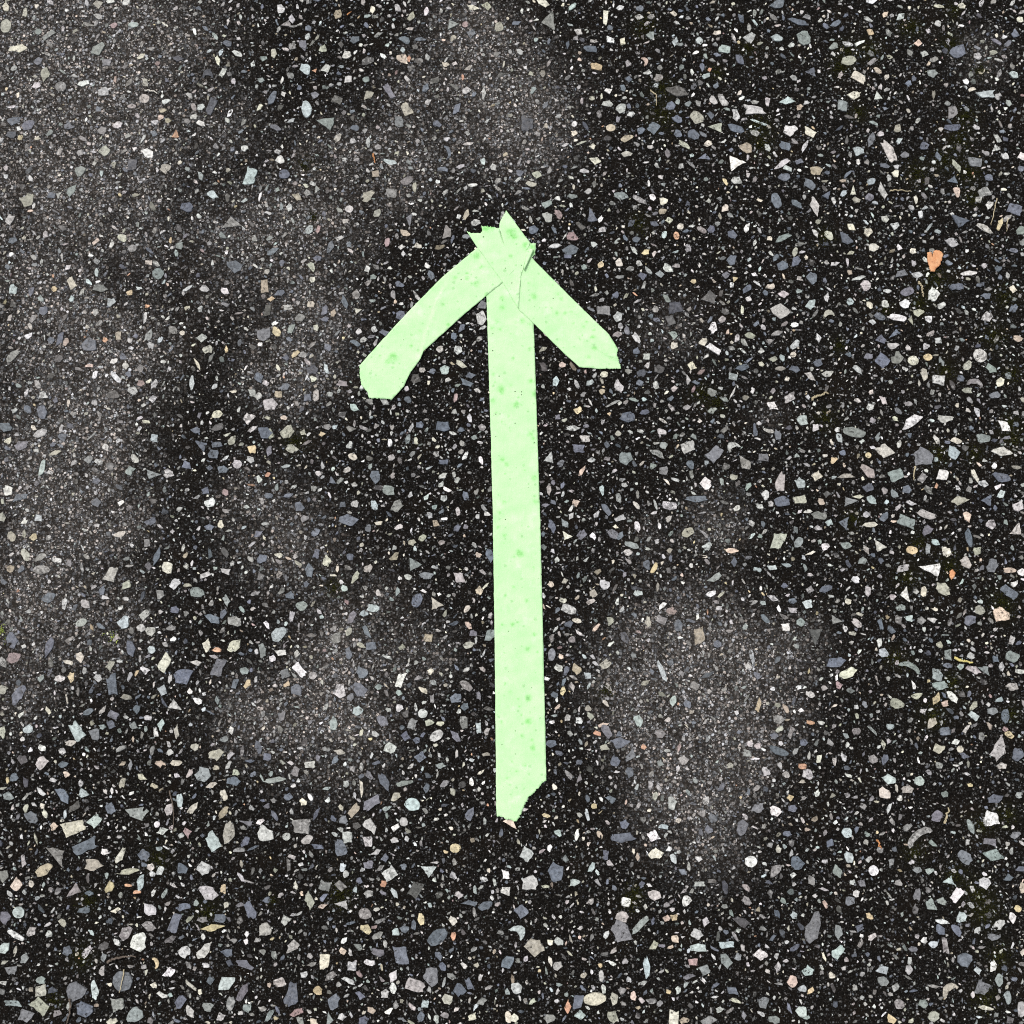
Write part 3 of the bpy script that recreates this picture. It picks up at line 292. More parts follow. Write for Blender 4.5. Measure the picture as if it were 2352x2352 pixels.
(3, 2): "385 25 120 60 10 g;460 80 60 55 0 N;580 75 100 80 -60 b t;770 95 120 40 0 c;745 20 60 50 0 l;880 35 85 55 -60 b;1050 75 140 80 25 n q;1195 20 150 60 20 h;1505 40 85 60 85 e;1200 140 90 60 -45 v;1515 195 150 50 80 b;1680 95 75 75 0 l;1870 145 110 85 -30 h t;70 215 165 100 -55 k;230 230 90 60 -40 n;435 265 60 55 0 w;590 255 90 55 10 n;740 285 80 45 60 h;835 265 105 70 30 h t;1085 290 85 60 10 y r;1265 230 70 45 30 N;1205 280 85 35 -80 n;1345 300 85 75 40 c;1580 290 70 60 -30 k;1690 405 105 95 80 v;1490 385 95 75 70 h;1215 425 160 100 10 w t;1020 425 100 50 -15 l;1825 440 95 40 0 e;1910 455 60 60 0 w;30 420 75 40 0 N;710 370 75 55 -20 n;435 580 105 50 -20 b;315 585 65 60 0 g;755 600 80 45 85 h;1045 630 110 75 60 w t;1175 600 80 40 -80 c;1320 580 130 85 55 k;1820 605 135 70 35 b q;35 650 95 45 20 l;295 695 75 70 0 N;185 740 75 50 20 l;605 675 50 45 40 c;1600 740 75 75 0 k;1760 780 130 115 20 e;1525 815 100 75 -35 b;1000 720 70 50 0 n;1065 805 55 50 0 N;1160 820 65 60 0 g;130 870 65 60 0 w;245 835 60 60 -40 n;515 820 90 65 15 g t;670 840 85 55 30 l;355 920 130 110 -50 G t;850 850 80 35 75 b;930 890 70 45 40 b;1835 970 70 55 -50 l;870 1065 75 70 -20 N;515 1135 150 75 -12 b;605 1215 140 75 -35 c;1070 1165 160 60 25 n c;1360 1080 85 55 85 n q;1355 1160 75 40 5 b;1530 1085 60 55 0 l;1555 1190 120 60 25 h;1640 1185 110 55 40 n t;1845 1090 105 90 -10 n;1270 1230 110 80 55 n;1300 1310 110 65 -15 n;1840 1320 100 65 10 h;1270 1410 105 55 -60 y;1390 1395 110 50 50 w;1335 1445 50 45 0 e;1125 1390 85 45 -15 k;975 1450 105 75 20 k;535 1305 60 50 60 p;320 1375 75 50 20 h;1175 1505 60 50 -30 l;1550 1540 85 75 0 N;1695 1505 80 55 0 n;1790 1540 110 60 -80 b;1235 1590 105 60 -45 k;1335 1655 80 60 0 b;1610 1700 70 45 -80 g;1790 1640 45 40 0 p;1820 1680 75 50 20 y;1750 1790 185 100 -60 h;1885 1830 100 85 -60 b;1285 1780 90 75 -40 k;1415 1735 65 45 -15 w;1450 1790 50 50 0 c r;45 1690 70 55 0 b;80 1805 150 60 30 b;270 1740 60 50 -10 b;175 1665 95 45 -80 g;870 1755 75 35 80 k;795 1865 70 65 0 g;880 1870 85 50 -70 b;385 1860 70 50 -45 c;570 1850 65 45 50 l;320 1590 65 30 5 o;1480 1840 80 45 10 b;85 1565 85 65 0 g;260 1920 60 40 0 o;1760 1915 80 50 0 h;1715 1110 60 50 50 b",
(0, 3): "1530 45 120 110 30 n;1765 97 105 65 10 b;110 70 65 60 0 b;500 50 55 45 20 e;925 115 85 45 -70 k;1595 130 90 40 -15 c;475 205 150 70 45 b;635 195 75 60 20 N;65 210 85 65 0 n;1690 205 80 50 70 c;1358 245 100 50 85 N;1045 340 200 100 10 n;1460 305 110 50 -40 k;1275 310 95 60 -80 h;1685 340 110 50 -60 t;240 370 110 75 50 v;565 295 110 50 -40 G;835 305 85 65 70 b;410 440 60 60 0 e;555 455 180 105 -15 c q;715 400 100 75 -45 N q;1185 425 45 45 0 w r;1225 475 95 55 -15 l;1420 485 85 55 60 p;1730 490 170 90 -75 k;1855 410 100 40 15 v t;1605 555 140 95 55 N q;1850 555 85 60 -30 b;645 590 190 85 -25 b q;440 645 200 90 45 g t;800 635 65 45 10 w;915 660 125 50 -60 c;1090 660 90 75 50 b;710 730 140 85 -5 k;965 780 170 45 -5 k;335 770 130 75 -30 t;180 700 90 35 80 h;25 820 90 75 90 g;120 880 85 80 50 e;1140 745 55 55 40 h;1210 775 70 50 -60 l;1380 755 75 75 0 b;1535 760 95 95 20 l;1060 865 120 55 -80 N;825 900 85 70 -40 y;560 940 115 75 -50 g t;1570 945 160 100 20 l;1685 915 70 40 85 y;1035 935 60 25 -10 o;970 885 55 20 5 o;675 945 65 40 0 b;140 1090 85 80 0 N r;35 1125 95 80 50 v;630 1070 95 55 -10 b;875 1075 80 40 -10 c;1130 1070 110 80 20 l;1380 1050 115 55 -5 b;1320 1170 140 70 -70 b q;1890 1075 130 70 65 b;1660 1135 85 60 0 b;1530 1145 85 40 0 g;1605 1205 180 50 -10 y;1125 1195 110 70 10 g;945 1245 110 75 -60 g;1045 1320 140 125 -30 w;240 1230 85 65 -30 h;120 1265 140 40 30 w;475 1165 65 45 40 k;655 1385 110 45 -55 l;780 1345 90 55 -25 G;35 1360 90 75 -25 N;185 1435 80 55 -60 n;510 1380 75 70 40 b;1390 1385 95 85 20 l;1540 1380 140 70 -50 l;1710 1395 90 55 5 b;1290 1295 95 45 -30 G;885 1315 65 40 40 l;785 1430 65 45 80 n;1275 1545 100 65 -30 w;1850 1480 140 60 25 v;80 1520 90 75 20 v;310 1600 70 55 10 n;925 1610 140 140 0 v r;575 1680 150 130 -30 v;715 1675 140 55 75 N;1710 1620 140 100 -25 N;1590 1605 60 60 0 b;310 1680 85 80 90 k;300 1795 130 100 30 k q;1440 1640 110 30 45 k;1835 1690 140 55 -60 v;640 1820 120 110 0 b;885 1790 105 100 0 g;1360 1765 95 75 -40 b;1020 1860 120 105 0 n;200 1870 110 85 10 v;100 1775 130 40 5 n;1570 1805 85 60 5 n;1435 1840 100 55 55 l;1740 1775 100 60 -75 g;1670 1875 65 60 0 l;845 1910 80 45 -20 c;1865 1815 60 60 0 n;435 1850 60 45 -10 g;1180 1470 80 40 70 y c;370 1250 50 45 0 l;240 875 50 40 90 c",
(1, 3): "1912 425 100 75 70 e t;140 90 175 40 -8 n;295 25 80 70 90 g;970 110 150 65 60 b;855 55 70 45 45 v;1120 115 130 40 -8 n;797 155 130 25 85 c;1285 150 80 45 -80 b;245 215 70 55 0 b;870 265 150 75 -35 v;1180 275 115 90 10 N r;1050 215 80 55 -30 k;740 320 105 55 -50 t;355 260 60 50 30 c;1615 340 105 60 -65 b;140 360 90 35 60 b;340 435 135 115 10 g;660 390 65 60 0 v;70 505 135 105 30 l;230 518 60 55 0 l r;385 540 90 65 -10 h;865 445 120 75 50 l;845 550 95 80 50 l;690 520 90 75 75 l;635 600 120 85 70 b;1115 405 65 60 70 l r;760 435 65 55 20 G;905 635 85 40 -20 h;1045 545 65 45 10 l;1505 605 80 65 0 y r;850 730 75 65 -30 v;970 680 65 60 80 b;1010 800 120 110 -60 l;1295 780 115 85 10 N t;655 750 65 45 -80 N;680 800 55 45 90 l;1205 915 120 80 -60 G;1045 945 90 40 50 N;520 890 85 70 20 g q;640 890 90 60 30 g;850 950 70 50 -10 g;405 1000 140 75 90 k;505 1040 70 35 -30 e;640 1035 95 65 0 l t;298 885 65 35 85 c;825 1100 95 75 10 g r;85 995 70 45 0 b;225 1140 80 75 -30 l;830 1215 90 65 50 y;65 1220 95 90 -20 h;1245 1140 85 50 80 y;1485 1155 65 55 30 c;1190 1185 75 40 85 b;1055 1235 55 50 0 N;1370 1275 155 95 -35 b r;1490 1270 60 40 90 o;920 1265 90 45 -30 g;1095 1410 160 110 65 b;920 1395 95 60 10 v;270 1355 110 70 -40 h;510 1460 120 95 -60 c;655 1380 55 55 0 e;725 1495 65 65 0 l q;1380 1420 75 45 60 b;1410 1500 65 45 60 b;1900 1465 110 75 -50 b;1320 1580 135 110 80 v;1035 1570 95 60 -75 w;1035 1660 80 50 75 w;560 1570 95 45 -30 g;700 1605 110 35 25 l;180 1615 95 70 0 h;275 1710 175 105 -75 b;1205 1640 140 85 15 h;470 1680 70 60 30 y;590 1765 110 90 -50 b;785 1720 80 55 20 b;1540 1680 90 90 20 b;1610 1635 100 55 55 b;1445 1745 75 75 40 k;1705 1760 80 55 -10 g;1275 1780 70 65 -40 N;305 1845 100 45 -15 p;870 1825 65 40 25 e;1245 1875 75 55 90 b;815 1900 75 60 0 b;1635 1880 70 45 -30 c;1910 1880 80 60 90 c;560 1890 100 50 90 n t;100 1870 100 35 -60 n;1730 1040 110 60 -10 b;1610 1020 120 40 5 b;1890 925 80 75 40 l;1880 800 85 60 60 w;1490 810 60 55 90 l;975 1700 60 60 0 l;1720 840 65 35 15 l;780 850 50 45 0 b;440 1910 60 40 0 e;1475 1570 75 40 30 g",
(2, 3): "420 135 48 35 0 b;350 163 24 22 0 y;480 240 40 40 0 b;475 297 105 42 0 b;605 290 60 50 20 w;613 367 58 48 20 c;980 255 65 42 -65 v;1020 400 50 45 0 w r;690 388 42 25 70 N;60 367 52 50 40 l;75 492 68 58 -10 l;190 440 80 65 70 b;268 490 40 30 10 N;555 497 30 25 90 b;608 543 55 42 0 h;745 565 42 40 -20 w;485 572 40 38 20 w;800 495 45 25 -10 l;840 260 35 35 0 b;1050 170 60 40 -40 v;855 215 42 35 40 b;30 695 65 50 45 N c;100 763 75 65 40 k;465 700 100 75 50 v;545 670 95 25 -45 n;690 638 32 26 0 y;660 640 32 26 0 e;790 710 50 40 20 l;795 766 70 32 5 N;828 657 40 28 85 l;915 755 65 32 5 N;910 820 60 40 45 n;1060 795 60 45 20 w;820 862 45 38 -10 n;773 828 40 30 -10 p;697 730 38 32 45 e;575 850 90 28 85 N;195 845 40 35 0 h;200 740 40 30 20 l;353 985 90 50 -5 c r;435 985 52 32 95 k;280 997 65 40 -70 b;238 1017 55 28 80 o;290 1052 48 38 0 N;20 940 45 45 0 l;430 1060 50 40 60 k;690 1065 70 60 60 c;840 1075 70 32 -5 g;517 972 38 25 80 e;470 950 35 30 0 g;940 950 55 32 20 b;605 760 42 25 -55 k;470 635 55 45 10 h;145 203 35 20 0 y;400 370 42 30 80 b;340 425 45 22 -60 N;320 200 50 15 80 N;685 150 55 40 80 l;500 20 45 35 90 b;1000 565 45 38 0 g;910 510 55 25 80 B;975 655 75 35 25 G;10 1065 35 35 0 c;735 1075 40 25 -10 e;1075 1000 50 45 -40 v;1080 15 40 30 60 l;40 610 50 45 50 b;160 1070 50 35 0 g",
(3, 3): "168 28 45 45 0 l;30 185 52 40 25 w;95 127 30 28 0 y;105 172 38 30 10 b;515 48 60 42 10 N;645 55 42 40 0 N;595 90 52 32 0 h;497 107 55 45 20 c;720 208 55 45 -30 v;970 130 65 38 -10 b;955 222 70 65 20 w;865 250 65 28 70 n;945 318 55 35 0 v;640 290 120 40 -35 g c;840 380 65 48 45 v;960 370 90 55 20 n;335 277 42 40 0 N;265 322 40 32 -60 b;345 380 50 40 50 N;295 442 58 38 60 n;128 405 58 55 0 b;30 437 68 35 -50 g;185 478 45 30 80 g;450 437 42 42 0 w r;400 492 38 28 30 v;925 492 50 50 0 l;805 542 65 38 -55 w q;695 582 50 40 80 n;740 567 40 32 0 n;635 540 55 30 -80 v;770 478 50 38 0 N t;1025 465 42 28 0 b;1080 430 50 20 0 b;192 680 130 60 -70 v;110 628 30 28 20 N;350 568 38 38 0 v;825 638 48 38 -60 N;1043 640 45 30 85 w;745 655 60 22 12 w;805 690 55 32 45 b;735 690 50 35 50 b;985 670 60 35 -30 l;965 722 55 28 0 v;300 700 60 32 80 n;390 680 40 28 -40 b;755 760 70 25 80 g;665 735 28 26 0 w;703 753 38 28 5 N;840 820 60 55 0 b;170 862 52 42 -10 N;297 782 60 38 -50 N;485 858 50 38 5 N;490 910 48 40 25 n;105 910 45 38 -60 e;272 882 28 26 0 c;985 905 52 33 85 n;915 935 70 60 0 v;770 945 75 40 -40 k c;960 845 50 28 -70 w;893 863 28 24 30 N;930 1022 65 18 5 c;1022 980 52 30 85 n;1080 1030 60 30 90 l;708 1060 48 40 -20 k;525 1068 45 38 60 y;140 1040 45 42 0 N;25 1075 45 32 0 n;660 1005 40 35 0 n;560 1005 40 40 0 g;1065 600 30 28 0 y;1083 510 45 22 90 e;635 435 40 25 0 n;145 940 35 28 0 N;600 860 38 30 -70 l;1055 285 45 30 -20 v",
}
RGB = {'b': (113, 121, 134), 'B': (86, 90, 99), 'g': (148, 146, 143), 'G': (102, 100, 98), 'w': (240, 239, 236), 'l': (198, 198, 195),
       'n': (150, 160, 156), 'N': (188, 202, 201), 'c': (226, 220, 198), 't': (184, 171, 146), 'o': (218, 166, 128), 'y': (224, 203, 156),
       'p': (178, 152, 150), 'v': (130, 131, 138), 'k': (184, 183, 164), 'e': (222, 199, 178), 'h': (196, 189, 184)}
ALB = 0.80                                          # picture tone -> surface albedo
COLS = {k: (lin(*v) * .80 + lin(*v).mean() * .20) * ALB for k, v in RGB.items()}
SPECK = {'l': .45, 'w': .4, 'h': .4, 'g': .35, 'c': .25, 'k': .15, 'G': .25, 't': .15}

def outline(shape, L, W, ang, n=14):
    r = rng
    if shape == 'r':
        a = np.arange(n) * 2 * math.pi / n + r.uniform(-.15, .15, n)
        p = np.stack([np.cos(a), np.sin(a)], 1) * (1 + r.uniform(-.07, .05, n))[:, None]
    elif shape == 'c':
        a = np.linspace(-.1, math.pi + .1, n // 2 + 1)
        p = np.concatenate([np.stack([np.cos(a), np.sin(a) * 1.2 - .5], 1), np.stack([np.cos(a[::-1]) * .72, np.sin(a[::-1]) * .35 - .55], 1)])
        p += r.uniform(-.06, .06, p.shape)
    else:
        kc = {'t': 3, 'q': 4}.get(shape, r.randint(4, 8))
        a = np.arange(kc) * 2 * math.pi / kc + r.uniform(-.36, .36, kc) + (math.pi / 4 if shape == 'q' else r.uniform(0, 6.28))
        q = np.stack([np.cos(a), np.sin(a)], 1) * (1 + r.uniform(-.26, .12, kc))[:, None]
        if shape == 'q': q = np.sign(q) * (np.abs(q) ** .7)
        p = []
        sub = {3: 5, 4: 4, 5: 3}.get(kc, 2)
        dent = r.randint(0, kc) if r.rand() < .55 else -1            # one broken, hollow side
        for i in range(kc):
            A, B = q[i], q[(i + 1) % kc]
            for j in range(sub):
                t = (j + (r.uniform(-.25, .25) if j else 0)) / sub
                x = A * (1 - t) + B * t
                x = x * (1 + (r.uniform(-.13, .13) - (.16 if i == dent else 0) if j else -.02))
                p.append(x)
        p = np.array(p)
    lo, hi = p.min(0), p.max(0)
    p = (p - (lo + hi) / 2) / (hi - lo)                 # unit box
    p *= (L, W)
    c, s = math.cos(ang), math.sin(ang)
    return np.stack([p[:, 0] * c - p[:, 1] * s, p[:, 0] * s + p[:, 1] * c], 1)

hand = []
for (tx, ty), txt in TILES.items():
    sc_ = 588 / 1092.0 if (tx, ty) in ((2, 3), (3, 3)) else TS
    for e in txt.split(';'):
        f = e.split()
        x, y = ground(tx * 588 + float(f[0]) * sc_, ty * 588 + float(f[1]) * sc_)
        hand.append((x, y, float(f[2]) * sc_ * MPP, float(f[3]) * sc_ * MPP, -math.radians(float(f[4])), f[5], f[6] if len(f) > 6 else 'a'))
hand.sort(key=lambda s: -s[2] * s[3])

def shade(code):
    c = COLS[code] * rng.uniform(.80, 1.12) * (1 + rng.uniform(-.04, .04, 3))
    a = SPECK.get(code, .06) * rng.uniform(0, 1.6)
    return np.clip(np.append(c, min(a, 1)), 0.004, .92)

def stone_mesh(p, h, tilt):
    """One stone set in the tar: worn top, rounded shoulder, sides going down into the binder."""
    n = len(p); mx = p.mean(0)
    sl = (p - mx) @ tilt
    top = np.column_stack([mx + (p - mx) * .97, np.full(n, h) + sl])
    low = np.column_stack([mx + (p - mx) * 1.07, np.full(n, -.0012)])
    v = np.concatenate([top, low]); i = np.arange(n); j = (i + 1) % n
    faces = [tuple(range(n))] + [(b, a, a + n, b + n) for a, b in zip(i, j)]
    return v, faces

placed = []                       # x, y, radius of what is taken
extra_v, extra_f, extra_c, nv = [], [], [], 0
for idx, (x, y, L, W, ang, code, shp) in enumerate(hand):
    p = outline(shp, L * 1.02, W * 1.02, ang)
    col = shade(code)
    h = rng.uniform(.00035, .0009); tilt = rng.uniform(-.05, .05, 2)
    v, faces = stone_mesh(p, h, tilt)
    # discs along the long axis keep the small stones out
    k = max(1, int(round(L / max(W, 1e-6)))); ca, sa = math.cos(ang), math.sin(ang)
    for q in range(k):
        o = ((q + .5) / k - .5) * L * .9
        placed.append((x + o * ca, y + o * sa, .46 * max(W, L / k)))
    if idx < 300:
        me = bpy.data.meshes.new('stone'); me.from_pydata(v.tolist(), [], faces)
        attr(me, 'col', np.tile(col, (len(v), 1)), 'COLOR')
        attr(me, 'wear', np.full(len(v), wear_at(np.array([[x, y]]))[0] * .75))
        o = link('stone', me, M_STONE, PAVE); o.location = (x, y, 0)
    else:
        extra_v.append(v + np.array([x, y, 0])); extra_f += [tuple(a + nv for a in f) for f in faces]
        extra_c.append(np.tile(col, (len(v), 1))); nv += len(v)

# ------------------------------------------------------------------ the countless small stones between them: one part
cell = .004
grid = {}
def put(x, y, r):
    grid.setdefault((int(x // cell), int(y // cell)), []).append((x, y, r))
for x, y, r in placed: put(x, y, r)
RMAX = max(r for _, _, r in placed)
def free(x, y, r, reach, slack):
    i0, i1 = int((x - reach) // cell), int((x + reach) // cell); j0, j1 = int((y - reach) // cell), int((y + reach) // cell)
    for i in range(i0, i1 + 1):
        for j in range(j0, j1 + 1):
            for a, b, q in grid.get((i, j), ()):
                d = r + q * slack
                if (a - x) ** 2 + (b - y) ** 2 < d * d: return False
    return True

rs = random.Random(11)
small = []
WMAP = {}
def worn_at(x, y):
    q = (int(x // .008), int(y // .008))
    if q not in WMAP: WMAP[q] = float(wear_at(np.array([[q[0] * .008, q[1] * .008]]))[0])
    return WMAP[q]
def scatter(n, d0, d1, expo, half, inner_half, reach, worn=False):
    ds = sorted((( d0 ** (1 - expo) + rs.random() * (d1 ** (1 - expo) - d0 ** (1 - expo))) ** (1 / (1 - expo)) for _ in range(n)), reverse=True)
    for d in ds:
        r = d / 2
        x, y = rs.uniform(-half, half), rs.uniform(-half, half)
        if max(abs(x), abs(y)) < inner_half: continue
        wv = worn_at(x, y)
        if (rs.random() > wv + .15) if worn else (rs.random() < .22 * wv): continue
        if free(x, y, r, reach + r, 1.0):
            put(x, y, r); small.append((x, y, d))
scatter(1500, .006, .015, 2.6, .62, .43, RMAX)         # beyond the picture: larger ones too
scatter(15000, .0026, .0068, 3.0, .43, 0, RMAX)
scatter(6000, .0026, .006, 3.0, .62, .43, RMAX)
scatter(30000, .0014, .0027, 2.6, .43, 0, .0075)
scatter(16000, .0009, .0014, 2.0, .43, 0, .0075, worn=True)
scatter(9000, .0014, .0026, 2.5, .62, .43, .0075)

codes = list('lghwbnNckvtyopeG')
wts = np.array([28, 18, 9, 10, 16, 8, 5, 5, 5, 3, 1.5, .9, .3, .5, 1, 7]); wts = wts / wts.sum()
S = np.array(small); S = S[np.argsort(-S[:, 2])]
cc = rng.choice(len(codes), len(S), p=wts)
base_c = np.array([COLS[codes[i]] for i in cc]) * rng.uniform(.42, 1.30, (len(S), 1)) * (1 + rng.uniform(-.04, .04, (len(S), 3)))
alpha = np.clip(np.array([SPECK.get(codes[i], .05) for i in cc]) * rng.uniform(0, 1.4, len(S)), 0, 1)
base_c = np.column_stack([np.clip(base_c, .01, .9), alpha])
big = S[:, 2] > .0030; mid = ~big & (S[:, 2] > .0015); pick = rng.rand(len(S))
V, F, C = list(extra_v), list(extra_f), list(extra_c)
for n, sel in ((9, big & (pick < .5)), (7, big & (pick >= .5) & (pick < .8)), (5, big & (pick >= .8)), (7, mid & (pick < .5)), (5, mid & (pick >= .5)), (5, S[:, 2] <= .0015)):
    T = S[sel]; m = len(T)
    a = (np.arange(n)[None] + rng.uniform(-.4, .4, (m, n))) * 2 * math.pi / n + rng.uniform(0, 6.28, (m, 1))
    r = rng.uniform(.58, 1.16, (m, n)) * T[:, 2:3] / 2
    asp = rng.uniform(.95, 2.3, (m, 1)); th = rng.uniform(0, 6.28, (m, 1))
    # a few thin slivers
    asp = np.where(rng.rand(m, 1) < .12, asp * 1.7, asp)
    ux, uy = r * np.cos(a) * np.sqrt(asp), r * np.sin(a) / np.sqrt(asp)
    dx, dy = ux * np.cos(th) - uy * np.sin(th), ux * np.sin(th) + uy * np.cos(th)
    h = rng.uniform(.00018, .00065, (m, 1)) + rng.normal(0, .00007, (m, n))
    x, y = T[:, 0:1], T[:, 1:2]
    top = np.stack([x + dx * .86, y + dy * .86, h], -1)
    low = np.stack([x + dx * 1.08, y + dy * 1.08, np.full((m, n), -.0006)], -1)
    vv = np.concatenate([top, low], 1).reshape(-1, 3)
    i = np.arange(n); j = (i + 1) % n
    st = nv + np.arange(m)[:, None] * 2 * n
    F += [tuple(q) for q in (st + i[None]).tolist()]
    side = np.stack([j, i, i + n, j + n], -1)
    F += [tuple(q) for q in (st[:, :, None] + side[None]).reshape(-1, 4).tolist()]
    V.append(vv); C.append(np.repeat(base_c[sel], 2 * n, axis=0)); nv += len(vv)
V = np.concatenate(V); C = np.concatenate(C)
me = bpy.data.meshes.new('fine_aggregate'); me.from_pydata(V.tolist(), [], F)
attr(me, 'col', C, 'COLOR'); attr(me, 'wear', wear_at(V[:, :2]) * .72)
FINE = link('fine_aggregate', me, M_STONE, PAVE); FINE['kind'] = 'stuff'

# ------------------------------------------------------------------ thin sheets: tape, bark
def seg_dist(P, poly, closed=True):
    A = np.array(poly); B = np.roll(A, -1, 0) if closed else A[1:]
    if not closed: A = A[:-1]
    best = np.full(len(P), 9.0)
    for a, b in zip(A, B):
        ab = b - a; t = np.clip(((P - a) @ ab) / max(ab @ ab, 1e-12), 0, 1)
        best = np.minimum(best, np.linalg.norm(P - (a + t[:, None] * ab), axis=1))
    return best

def inside(P, poly):
    A = np.array(poly); B = np.roll(A, -1, 0); c = np.zeros(len(P), bool)
    for (x0, y0), (x1, y1) in zip(A, B):
        hit = ((y0 > P[:, 1]) != (y1 > P[:, 1])) & (P[:, 0] < (x1 - x0) * (P[:, 1] - y0) / (y1 - y0 + 1e-15) + x0)
        c ^= hit
    return c

def vnoise(P, scale, seed):
    r = np.random.RandomState(seed); out = np.zeros(len(P))
    for _ in range(9):
        f = r.normal(0, 1, 2); f = f / np.linalg.norm(f) * scale * r.uniform(.5, 1.6)
        out += np.sin(P @ f + r.uniform(0, 6.28))
    return out / 4.0

def edge_points(pts, seed=1):
    """Photo outline -> ground outline; a point with a third value starts a torn, ragged edge."""
    r = np.random.RandomState(seed); out = []
    for i, a in enumerate(pts):
        b = pts[(i + 1) % len(pts)]
        A, B = np.array(ground(a[0], a[1])), np.array(ground(b[0], b[1]))
        torn = len(a) > 2; step = .0007 if torn else .003
        n = max(1, int(np.linalg.norm(B - A) / step)); d = (B - A) / max(np.linalg.norm(B - A), 1e-9); nrm = np.array([-d[1], d[0]])
        for q in range(n):
            p = A + (B - A) * q / n
            j = (.00034 if torn else .00008) * (a[2] if torn else 1)
            out.append(p + nrm * r.normal(0, j if q else j * .3))
    return np.array(out)

def sheet(name, poly, mat, zfun, thick, step, parent=None, extra=None):
    lo, hi = poly.min(0), poly.max(0)
    X, Y = np.meshgrid(np.arange(lo[0], hi[0], step), np.arange(lo[1], hi[1], step))
    P = np.stack([X.ravel(), Y.ravel()], 1) + np.random.RandomState(3).uniform(-.2, .2, (X.size, 2)) * step
    P = P[inside(P, poly)]; P = P[seg_dist(P, poly) > step * .45]
    if extra is not None and len(extra):
        P = np.concatenate([P[np.min(np.linalg.norm(P[:, None] - extra[None], axis=2), axis=1) > .0004], extra])
    n = len(poly); allp = np.concatenate([poly, P])
    vs, es, fs, *_ = delaunay_2d_cdt([Vector(p) for p in allp.tolist()], [(i, (i + 1) % n) for i in range(n)], [], 1, 1e-7)
    xy = np.array([tuple(v) for v in vs]); tri = np.array(fs)
    a, b, c = xy[tri[:, 0]], xy[tri[:, 1]], xy[tri[:, 2]]
    cr = (b[:, 0] - a[:, 0]) * (c[:, 1] - a[:, 1]) - (b[:, 1] - a[:, 1]) * (c[:, 0] - a[:, 0])
    tri[cr < 0] = tri[cr < 0][:, ::-1]
    tri = tri[np.abs(cr) > 1e-13]
    z = zfun(xy); m = len(xy)
    top = np.column_stack([xy, z]); bot = np.column_stack([xy, z - thick])
    ed = {}
    for t in tri.tolist():
        for q in range(3): ed[(t[q], t[(q + 1) % 3])] = 1
    wall = [(v, u, u + m, v + m) for (u, v) in ed if (v, u) not in ed]
    me = bpy.data.meshes.new(name)
    me.from_pydata(np.concatenate([top, bot]).tolist(), [], tri.tolist() + (tri[:, ::-1] + m).tolist() + wall)
    sm = np.zeros(len(me.polygons), bool); sm[:2 * len(tri)] = True
    me.polygons.foreach_set('use_smooth', sm)
    o = link(name, me, mat, parent)
    return o, np.concatenate([xy, xy])

def K(*pts):                                            # points read off an enlarged view of the arrow head
    return [(784 + p[0] / 2.76, 450 + p[1] / 2.76, *p[2:]) for p in pts]

SHAFT = K((888, 192, 1), (905, 198, 1), (925, 193, 1), (935, 201, 1), (960, 200, 1), (980, 206, 1), (1010, 240, 1), (1180, 330)) + \
    [(1219.5, 600), (1226, 748), (1232.6, 950), (1240.2, 1176), (1247.4, 1470), (1254.2, 1764), (1254.6, 1793, 1), (1246, 1797, 1.2), (1238, 1807, 1.2), (1229, 1817, 1.2), (1219, 1827, 1.2), (1211, 1838, 1.2), (1204, 1850, 1.2), (1198, 1864, 1.2),
     (1191, 1880, 1.2), (1187, 1886, 1), (1175, 1884, 1.3), (1163, 1882, 1.3), (1152, 1876, 1.4), (1146, 1873, 1.4), (1141, 1874), (1139.6, 1850), (1139.3, 1764), (1136.2, 1470), (1132, 1176), (1126, 960), (1117.8, 690), (1111, 560)]
LEFT = K((862, 333), (640, 519), (440, 722), (250, 928), (117, 1078, .5), (119, 1150, .5), (130, 1200, .5), (168, 1248, .6), (176, 1284, .8), (255, 1288, .8), (322, 1293), (400, 1208), (440, 1120), (502, 1038), (522, 988), (640, 880), (770, 762), (920, 636), (1022, 553), (1100, 470), (1100, 330, 1), (980, 250, 1))
RIGHT = K((1188, 300, .8), (1212, 303, .8), (1234, 304, .5), (1231, 345, .6), (1228, 378, .8), (1206, 394), (1232, 422), (1370, 560), (1500, 690), (1620, 808), (1695, 880), (1752, 974, .7), (1746, 1008, .7), (1772, 1098, .6), (1640, 1100), (1508, 1088), (1400, 990), (1232, 824), (1125, 727), (1120, 560), (1140, 400))
FOLD = K((795, 228, 1), (830, 240, .7), (884, 241, .7), (890, 232, .7), (940, 220, .7), (1000, 206), (1012, 262), (1036, 326), (1016, 250), (1001, 212), (1003, 178, .5), (1012, 158, .5), (1045, 96), (1110, 185), (1197, 302), (1178, 345), (1166, 410), (1137, 520), (1131, 600), (1126, 727), (1070, 632), (1020, 548), (940, 440), (868, 340), (835, 290))
polys = [edge_points(q, i + 1) for i, q in enumerate((SHAFT, LEFT, RIGHT, FOLD))]
LIFT = .00030
CREASES = {1: [K((648, 590), (600, 690), (575, 765)), K((548, 845), (528, 900), (515, 990), (495, 1030))],
           2: [K((1590, 940), (1640, 985), (1720, 1030)), K((1535, 640), (1600, 960))[:0]], 3: [K((1190, 330), (1170, 420), (1135, 560))]}
